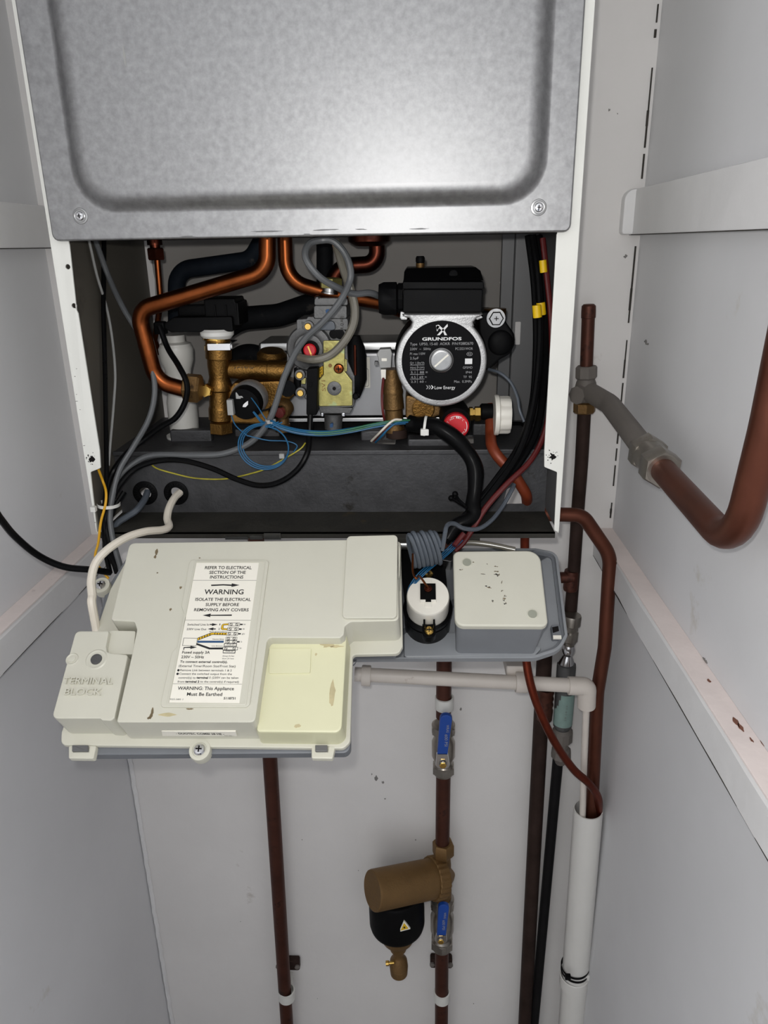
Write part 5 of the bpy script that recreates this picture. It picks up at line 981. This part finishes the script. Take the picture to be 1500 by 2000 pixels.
# filter
o = thing('magnetic_filter', 'bronze magnetic filter with black lower casing and yellow warning triangle on the centre pipe', 'filter', at(790,1900,Y=.14))
nut(o, z9(928,225), z9(928,350), CY_, 43, 'nut','bronze_cast')
b = L(z9(920,350), z9(920,760), [(15,0),(17,.2),(17,.75),(15,.8),(18,.85),(18,1)], CY_); b.build('tee_body','bronze_cast',o)
A = at(*z9(985,545),Y=.188); C = at(*z9(235,700),Y=.130); d = (C-A).normalized(); l = (C-A).length; k = depth(at(*z9(600,640),Y=.14))/F
b = B(); b.lathe([(6*k,-.06*l),(14*k,-.02*l),(22*k,.04*l),(40*k,.13*l)],A,d,36); b.build('rear_cone','bronze_cast',o)
n = 96; rings = []; x_ = d.cross(Vector((0,0,1))).normalized(); y_ = d.cross(x_)
for h, s_ in ((.11,.96),(.125,1.0),(.235,1.0),(.25,.96)): rings.append([tuple(A+d*(h*l)+(x_*math.cos(2*math.pi*j/n)+y_*math.sin(2*math.pi*j/n))*43*k*s_*(1.0 if j%4<2 else .965)) for j in range(n)])
b = B(); b.loft(rings,M=Matrix()); b.build('ribbed_collar','bronze_cast',o)
b = B(); b.lathe([(37*k,.20*l),(38.5*k,.25*l),(38.5*k,.97*l),(37.8*k,.992*l),(36*k,1.0*l)],A,d,56); b.build('canister','bronze_cast',o)
c = at(*z9(468,700),Y=.168); e = at(*z9(480,1055),Y=.168); dd = e-c; k2 = depth(c)/F
def superring(cc, ax, r, q=0.0, n=40): pass
b = B(); l2 = dd.length; b.lathe([(46*k2,-.05*l2),(53*k2,.02*l2),(54.5*k2,.40*l2),(54.5*k2,.82*l2),(52.5*k2,.91*l2),(47*k2,.97*l2),(38*k2,1.0*l2)],c,dd,48); cs = b.build('magnet_casing','black_plastic',o,ang=60)
tq_ = [fp(z9(*p),.168-53*k2-.0006) for p in [(545,992),(608,1072),(494,1102)]]
b = B(FR(0)); Yt = .168-53*k2; b.plate(tq_ if area(tq_)>0 else tq_[::-1],-(Yt+.002),-(Yt-.0006)); b.build('warning_triangle','label_white',o)
cen = (sum(p[0] for p in tq_)/3,sum(p[1] for p in tq_)/3); b = B(FR(0)); ti = [(cen[0]+(p[0]-cen[0])*.68,cen[1]+(p[1]-cen[1])*.68) for p in tq_]; b.plate(ti if area(ti)>0 else ti[::-1],-(Yt),-(Yt-.0008)); b.build('triangle_centre','ink_yellow',o)
b = B(FR(0)); b.plate(circ(cen[0],cen[1],.0014,12,.0018),-(Yt),-(Yt-.0010)); b.build('triangle_symbol','ink',o)
b = L(z9(482,1050), z9(497,1525), [(37,0),(36,.10),(31,.22),(20,.32),(17,.36),(16,.44),(12,.50),(10,.56),(11,.62),(17,.68),(18.5,.80),(17,.82),(18,.84),(17,.95),(11,1)], .168, seg=32); b.build('drain_valve','bronze_cast',o)
b = L(z9(450,1400), z9(370,1408), [(3,0),(3,.6),(5,.65),(5,1)], .160, seg=12); b.build('drain_pin','brass_bright',o)
# white overflow pipe
o = thing('overflow_pipe', 'white plastic overflow pipe running level below the tray then down into the white conduit', 'pipe', at(1150,1590,Y=.13))
OY = .115
P = PX([z8(-20,182)+(OY,),z8(560,212)+(OY,),z8(1190,245)+(OY,)]); b = B(); b.tube(P, wpx(P[1],28), 20); b.build('horizontal_run','pvc_old',o)
for x, y, w in ((42,190,10),(868,226,13)):
    b = L(z8(x-w*1.1*2.2,y-1), z8(x+w*1.1*2.2,y+1), [(19.5,0),(20.5,.1),(20.5,.9),(19.5,1)], OY); b.build('coupler','pvc_old',o)
b = B(); P = bend(PX([z8(1118,243)+(OY,),z8(1218,247)+(OY,),z8(1214,350)+(OY+.004,)]),.006); b.tube(P, wpx(P[0],36), 20); b.build('elbow','pvc_old',o)
b = B(); P = PX([z8(1216,300)+(OY+.003,),z8(1205,560)+(OY+.008,),z8(1192,1000)+(OY+.016,)]); b.tube(P, wpx(P[1],13), 16); b.build('vertical_run','pvc_old',o)
b = B(); c = at(*z8(838,140),Y=OY+.012); b.box((c.x-.012,c.y-.006,c.z-.010),(c.x+.014,WY-.001,c.z+.004),.003); b.build('wall_stub','pvc_old',o)
# pipes in the right rear corner
vpipe('steel_pipe',(1064,1270),(1024,2010),.195,27,'pipe_blackened','blackened old pipe running to the floor left of the black pipe in the right corner',seg=18)
b = L(z8(1000,260), z8(990,420), [(15,0),(16,.1),(14,.2),(16,.3),(14,.4),(16,.5),(14,.6),(16,.7),(15,1)], .188); tag(b.build('pipe_thread','copper_old'),'rusty threaded collar on the blackened old pipe behind the white overflow pipe','collar')
vpipe('gas_pipe',(1090,1480),(1042,2010),.200,19,'pipe_black','slim black pipe running down beside the white conduit')
o = thing('shock_arrestor', 'cylindrical silver fitting with green label standing above the slim black pipe', 'fitting', at(1097,1490,Y=.19))
b = L(z11(395,120), z11(378,262), [(17,0),(18,.05),(18,.3),(14,.34),(13,.5),(16,.55),(16,.8),(12,.85),(11,1)], .19, seg=20); b.build('upper_fitting','nickel',o)
b = L(z11(380,258), z11(366,350), [(10,0),(13,.2),(12,.35),(9,.5),(15,.8),(18,1)], .188); b.build('chrome_neck','chrome',o)
b = L(z11(368,345), z11(348,640), [(18,0),(18.5,.03),(18.5,.95),(15,1)], .185); b.build('cylinder','diecast',o)
b = L(z11(362,470), z11(350,615), [(18.8,0),(18.8,1)], .185); gl = b.build('green_label','label_teal',o)
b = L(z11(352,635), z11(340,800), [(13,0),(20,.1),(20,.35),(12,.42),(12,.55),(19,.62),(20,.8),(13,.9),(10,1)], .19, seg=10); b.build('lower_nut','pipe_painted',o)
M = at(*z11(350,612),Y=.172); b = B(frame(M,(0.05,0,1),(-1,0,.05))); 
for k in range(3): b.text('||  III', .002+k*.009, -.004, .0022); 
b.build('printed_text','ink_grey',gl)
# riser with tee and branch along the right wall
RY = .205
vpipe('riser_pipe',(1149,618),(1145,722),RY,25,'copper_old','short capped pipe stub above the corner tee beside the right white flange')
b = L((1150,594),(1149,622),[(10,0),(13.5,.12),(14,.5),(14,.95),(12,1)],RY,seg=24); tag(b.build('end_cap','copper_old'),'dusty end cap on top of the short pipe stub in the right corner','cap')
o = thing('compression_tee', 'dusty brass compression tee on the riser pipe in the right corner', 'fitting', at(1140,765,Y=RY))
nut(o,z10(318,515),z10(316,600),RY,42,'nut','pipe_painted',8); nut(o,z10(306,748),z10(303,822),RY,43,'nut','brass_dark',8)
b = L(z10(318,590), z10(308,750), [(15,0),(19,.2),(22,.5),(19,.8),(15,1)], RY); b.build('tee_body','pipe_painted',o)
c = at(*z10(285,700),Y=RY-.006); b = B(); b.lathe([(.0105,.01),(.0115,0),(.0100,-.002)],c,(-.7,-.7,0),8); b.build('side_nut','pipe_painted',o)
b = B(); P = [at(*z10(x,y),Y=RY) for x,y in ((303,815),(285,1150),(262,1450),(240,1790),(225,1990),(212,2150))]; b.tube(cr(P,4), wpx(P[2],25), 18); tag(b.build('riser_pipe','pipe_blackened'),'dark paint-spattered riser pipe going down from the corner tee behind the copper bend','pipe')
o2 = at(*z7(1190,270),Y=RY); b = L(z7(1130,270), z7(1200,270), [(11,0),(11,1)], RY-.004); tag(b.build('branch_stub','copper_old'),'short dark branch stub joining the riser pipe beside the tray end','pipe')
b = L(z7(1192,235), z7(1185,330), [(13.5,0),(14.5,.1),(14.5,.9),(13.5,1)], RY-.001); tag(b.build('pipe_socket','copper_old'),'dark soldered socket on the riser pipe next to the tray end','socket')
for z_ in ((1205,430,460),):
    b = L(z7(1190,450), z7(1180,590), [(14,0),(15,.1),(12,.2),(15,.35),(15,.6),(11,.7),(14,.9),(12,1)], .2); tag(b.build('old_joint','pipe_painted'),'lumpy old pipe joint just right of the tray corner','joint')
WX = .306
def atx(p, X=WX): return at(p[0],p[1],X=X)
s0_ = at(*z10(345,690),Y=RY-.012)
P = bend([s0_, atx(z10(470,765),.303), atx(z10(735,1110))], .03); b = B(); b.tube(P, .0112, 20); tag(b.build('painted_pipe','pipe_painted'),'grey painted pipe from the corner tee forward to the nickel coupling','pipe')
o = thing('pipe_coupling', 'nickel compression coupling with two nuts on the pipe along the right wall', 'coupling', atx(z10(770,1120)))
A = atx(z10(700,1065)); C = atx(z10(820,1200)); d = (C-A); l = d.length; dn = d.normalized()
b = B(); b.lathe([(.0145,0),(.0160,.1*l),(.0150,.4*l),(.0150,.75*l),(.0140,l)],A,dn,28); b.build('body','nickel',o)
for f0,f1 in ((-.02,.30),(.62,.98)): b = B(); b.lathe([(.0165,f0*l),(.0180,(f0+.04)*l),(.0180,(f1-.04)*l),(.0165,f1*l),(.0118,(f1+.01)*l)],A,dn,6,.5); b.build('nut','nickel',o)
P = bend([atx(z10(790,1165)), atx((1437,1076)), atx((1500,830)), atx((1590,400))], [.042,.2]); b = B(); b.tube(P, .0110, 24); tag(b.build('copper_pipe','copper_wall'),'thick copper pipe bending upwards in front of the right wall at the picture edge','pipe')
# copper bend from the boiler into the conduit
P = bend([at(985,1002,Y=.13), at(1138,1006,Y=.13), at(1192,1085,Y=.13), at(1181,1265,Y=.13), at(1167,1350,Y=.132), at(1155,1600,Y=.138), at(1150,1680,Y=.14)], [.02,.045,.1,.1,.2]); b = B(); b.tube(P,.0082,20); tag(b.build('copper_pipe','copper_wall'),'copper pipe bending out from under the boiler and down into the white conduit','pipe')
P = cr([at(1027,1010,Y=.11), at(1025,1060,Y=.11), at(1025,1200,Y=.11), at(1028,1290,Y=.10), at(1044,1362,Y=.09), at(1078,1440,Y=.09), at(1118,1500,Y=.10), at(1150,1530,Y=.108), at(1168,1558,Y=.120), at(1169,1590,Y=.137), at(1163,1640,Y=.143)],8); b = B(); b.tube(P,.0050,14); tag(b.build('rubber_tube','copper_red'),'red-brown rubber tube swinging down from under the boiler into the white conduit','tube')
o = thing('plastic_conduit', 'wide white plastic conduit pipe standing open-topped in the right corner', 'conduit', at(1118,2000,Y=.14))
A = at(1149,1580,Y=.138); C = at(1112,2050,Y=.150); d = (C-A).normalized(); l = (C-A).length; r0 = wpx(at(1140,1700,Y=.14),54)
b = B(); b.lathe([(r0*.92,.05),(r0*.92,.0),(r0,.0),(r0,l*(A.z-.003)/(A.z-C.z))],A,d,44,a0=False); b.build('tube','pvc_white',o)
o = thing('conduit_clip', 'white saddle clip holding the conduit to the right corner', 'clip', at(1125,1915,Y=.14)); c = at(1121,1912,Y=.146)
b = B(); b.lathe([(r0*1.02,-.010),(r0*1.1,-.009),(r0*1.1,.009),(r0*1.02,.010)],c,d,40,a0=False,a1=False); b.build('ring','pvc_white',o)
b = B(); q = at(1150,1905,Y=.135); b.box((q.x-.006,q.y-.004,q.z-.006),(q.x+.016,q.y+.05,q.z+.004),.0015); b.box((q.x+.012,q.y-.004,q.z-.026),(q.x+.016,q.y+.01,q.z+.004),.001); b.build('bracket_arm','pvc_white',o)
c = at(1123,1890,Y=.145); o = thing('cable_tie', 'black cable tie wrapped around the white conduit', 'cable tie', c)
for k,dz in ((0,.004),(1,-.004)): b = B(); b.lathe([(r0*1.01,dz-.0016),(r0*1.07,dz-.0014),(r0*1.07,dz+.0014),(r0*1.01,dz+.0016)],c,(d+Vector((0.05*k,0.04,0))).normalized(),40,a0=False,a1=False); b.build('strap','cable_black',o)
b = B(); q = at(1109,1908,Y=.118); b.box((q.x-.004,q.y-.003,q.z-.003),(q.x+.004,q.y+.003,q.z+.004),.001); b.build('head','cable_black',o)
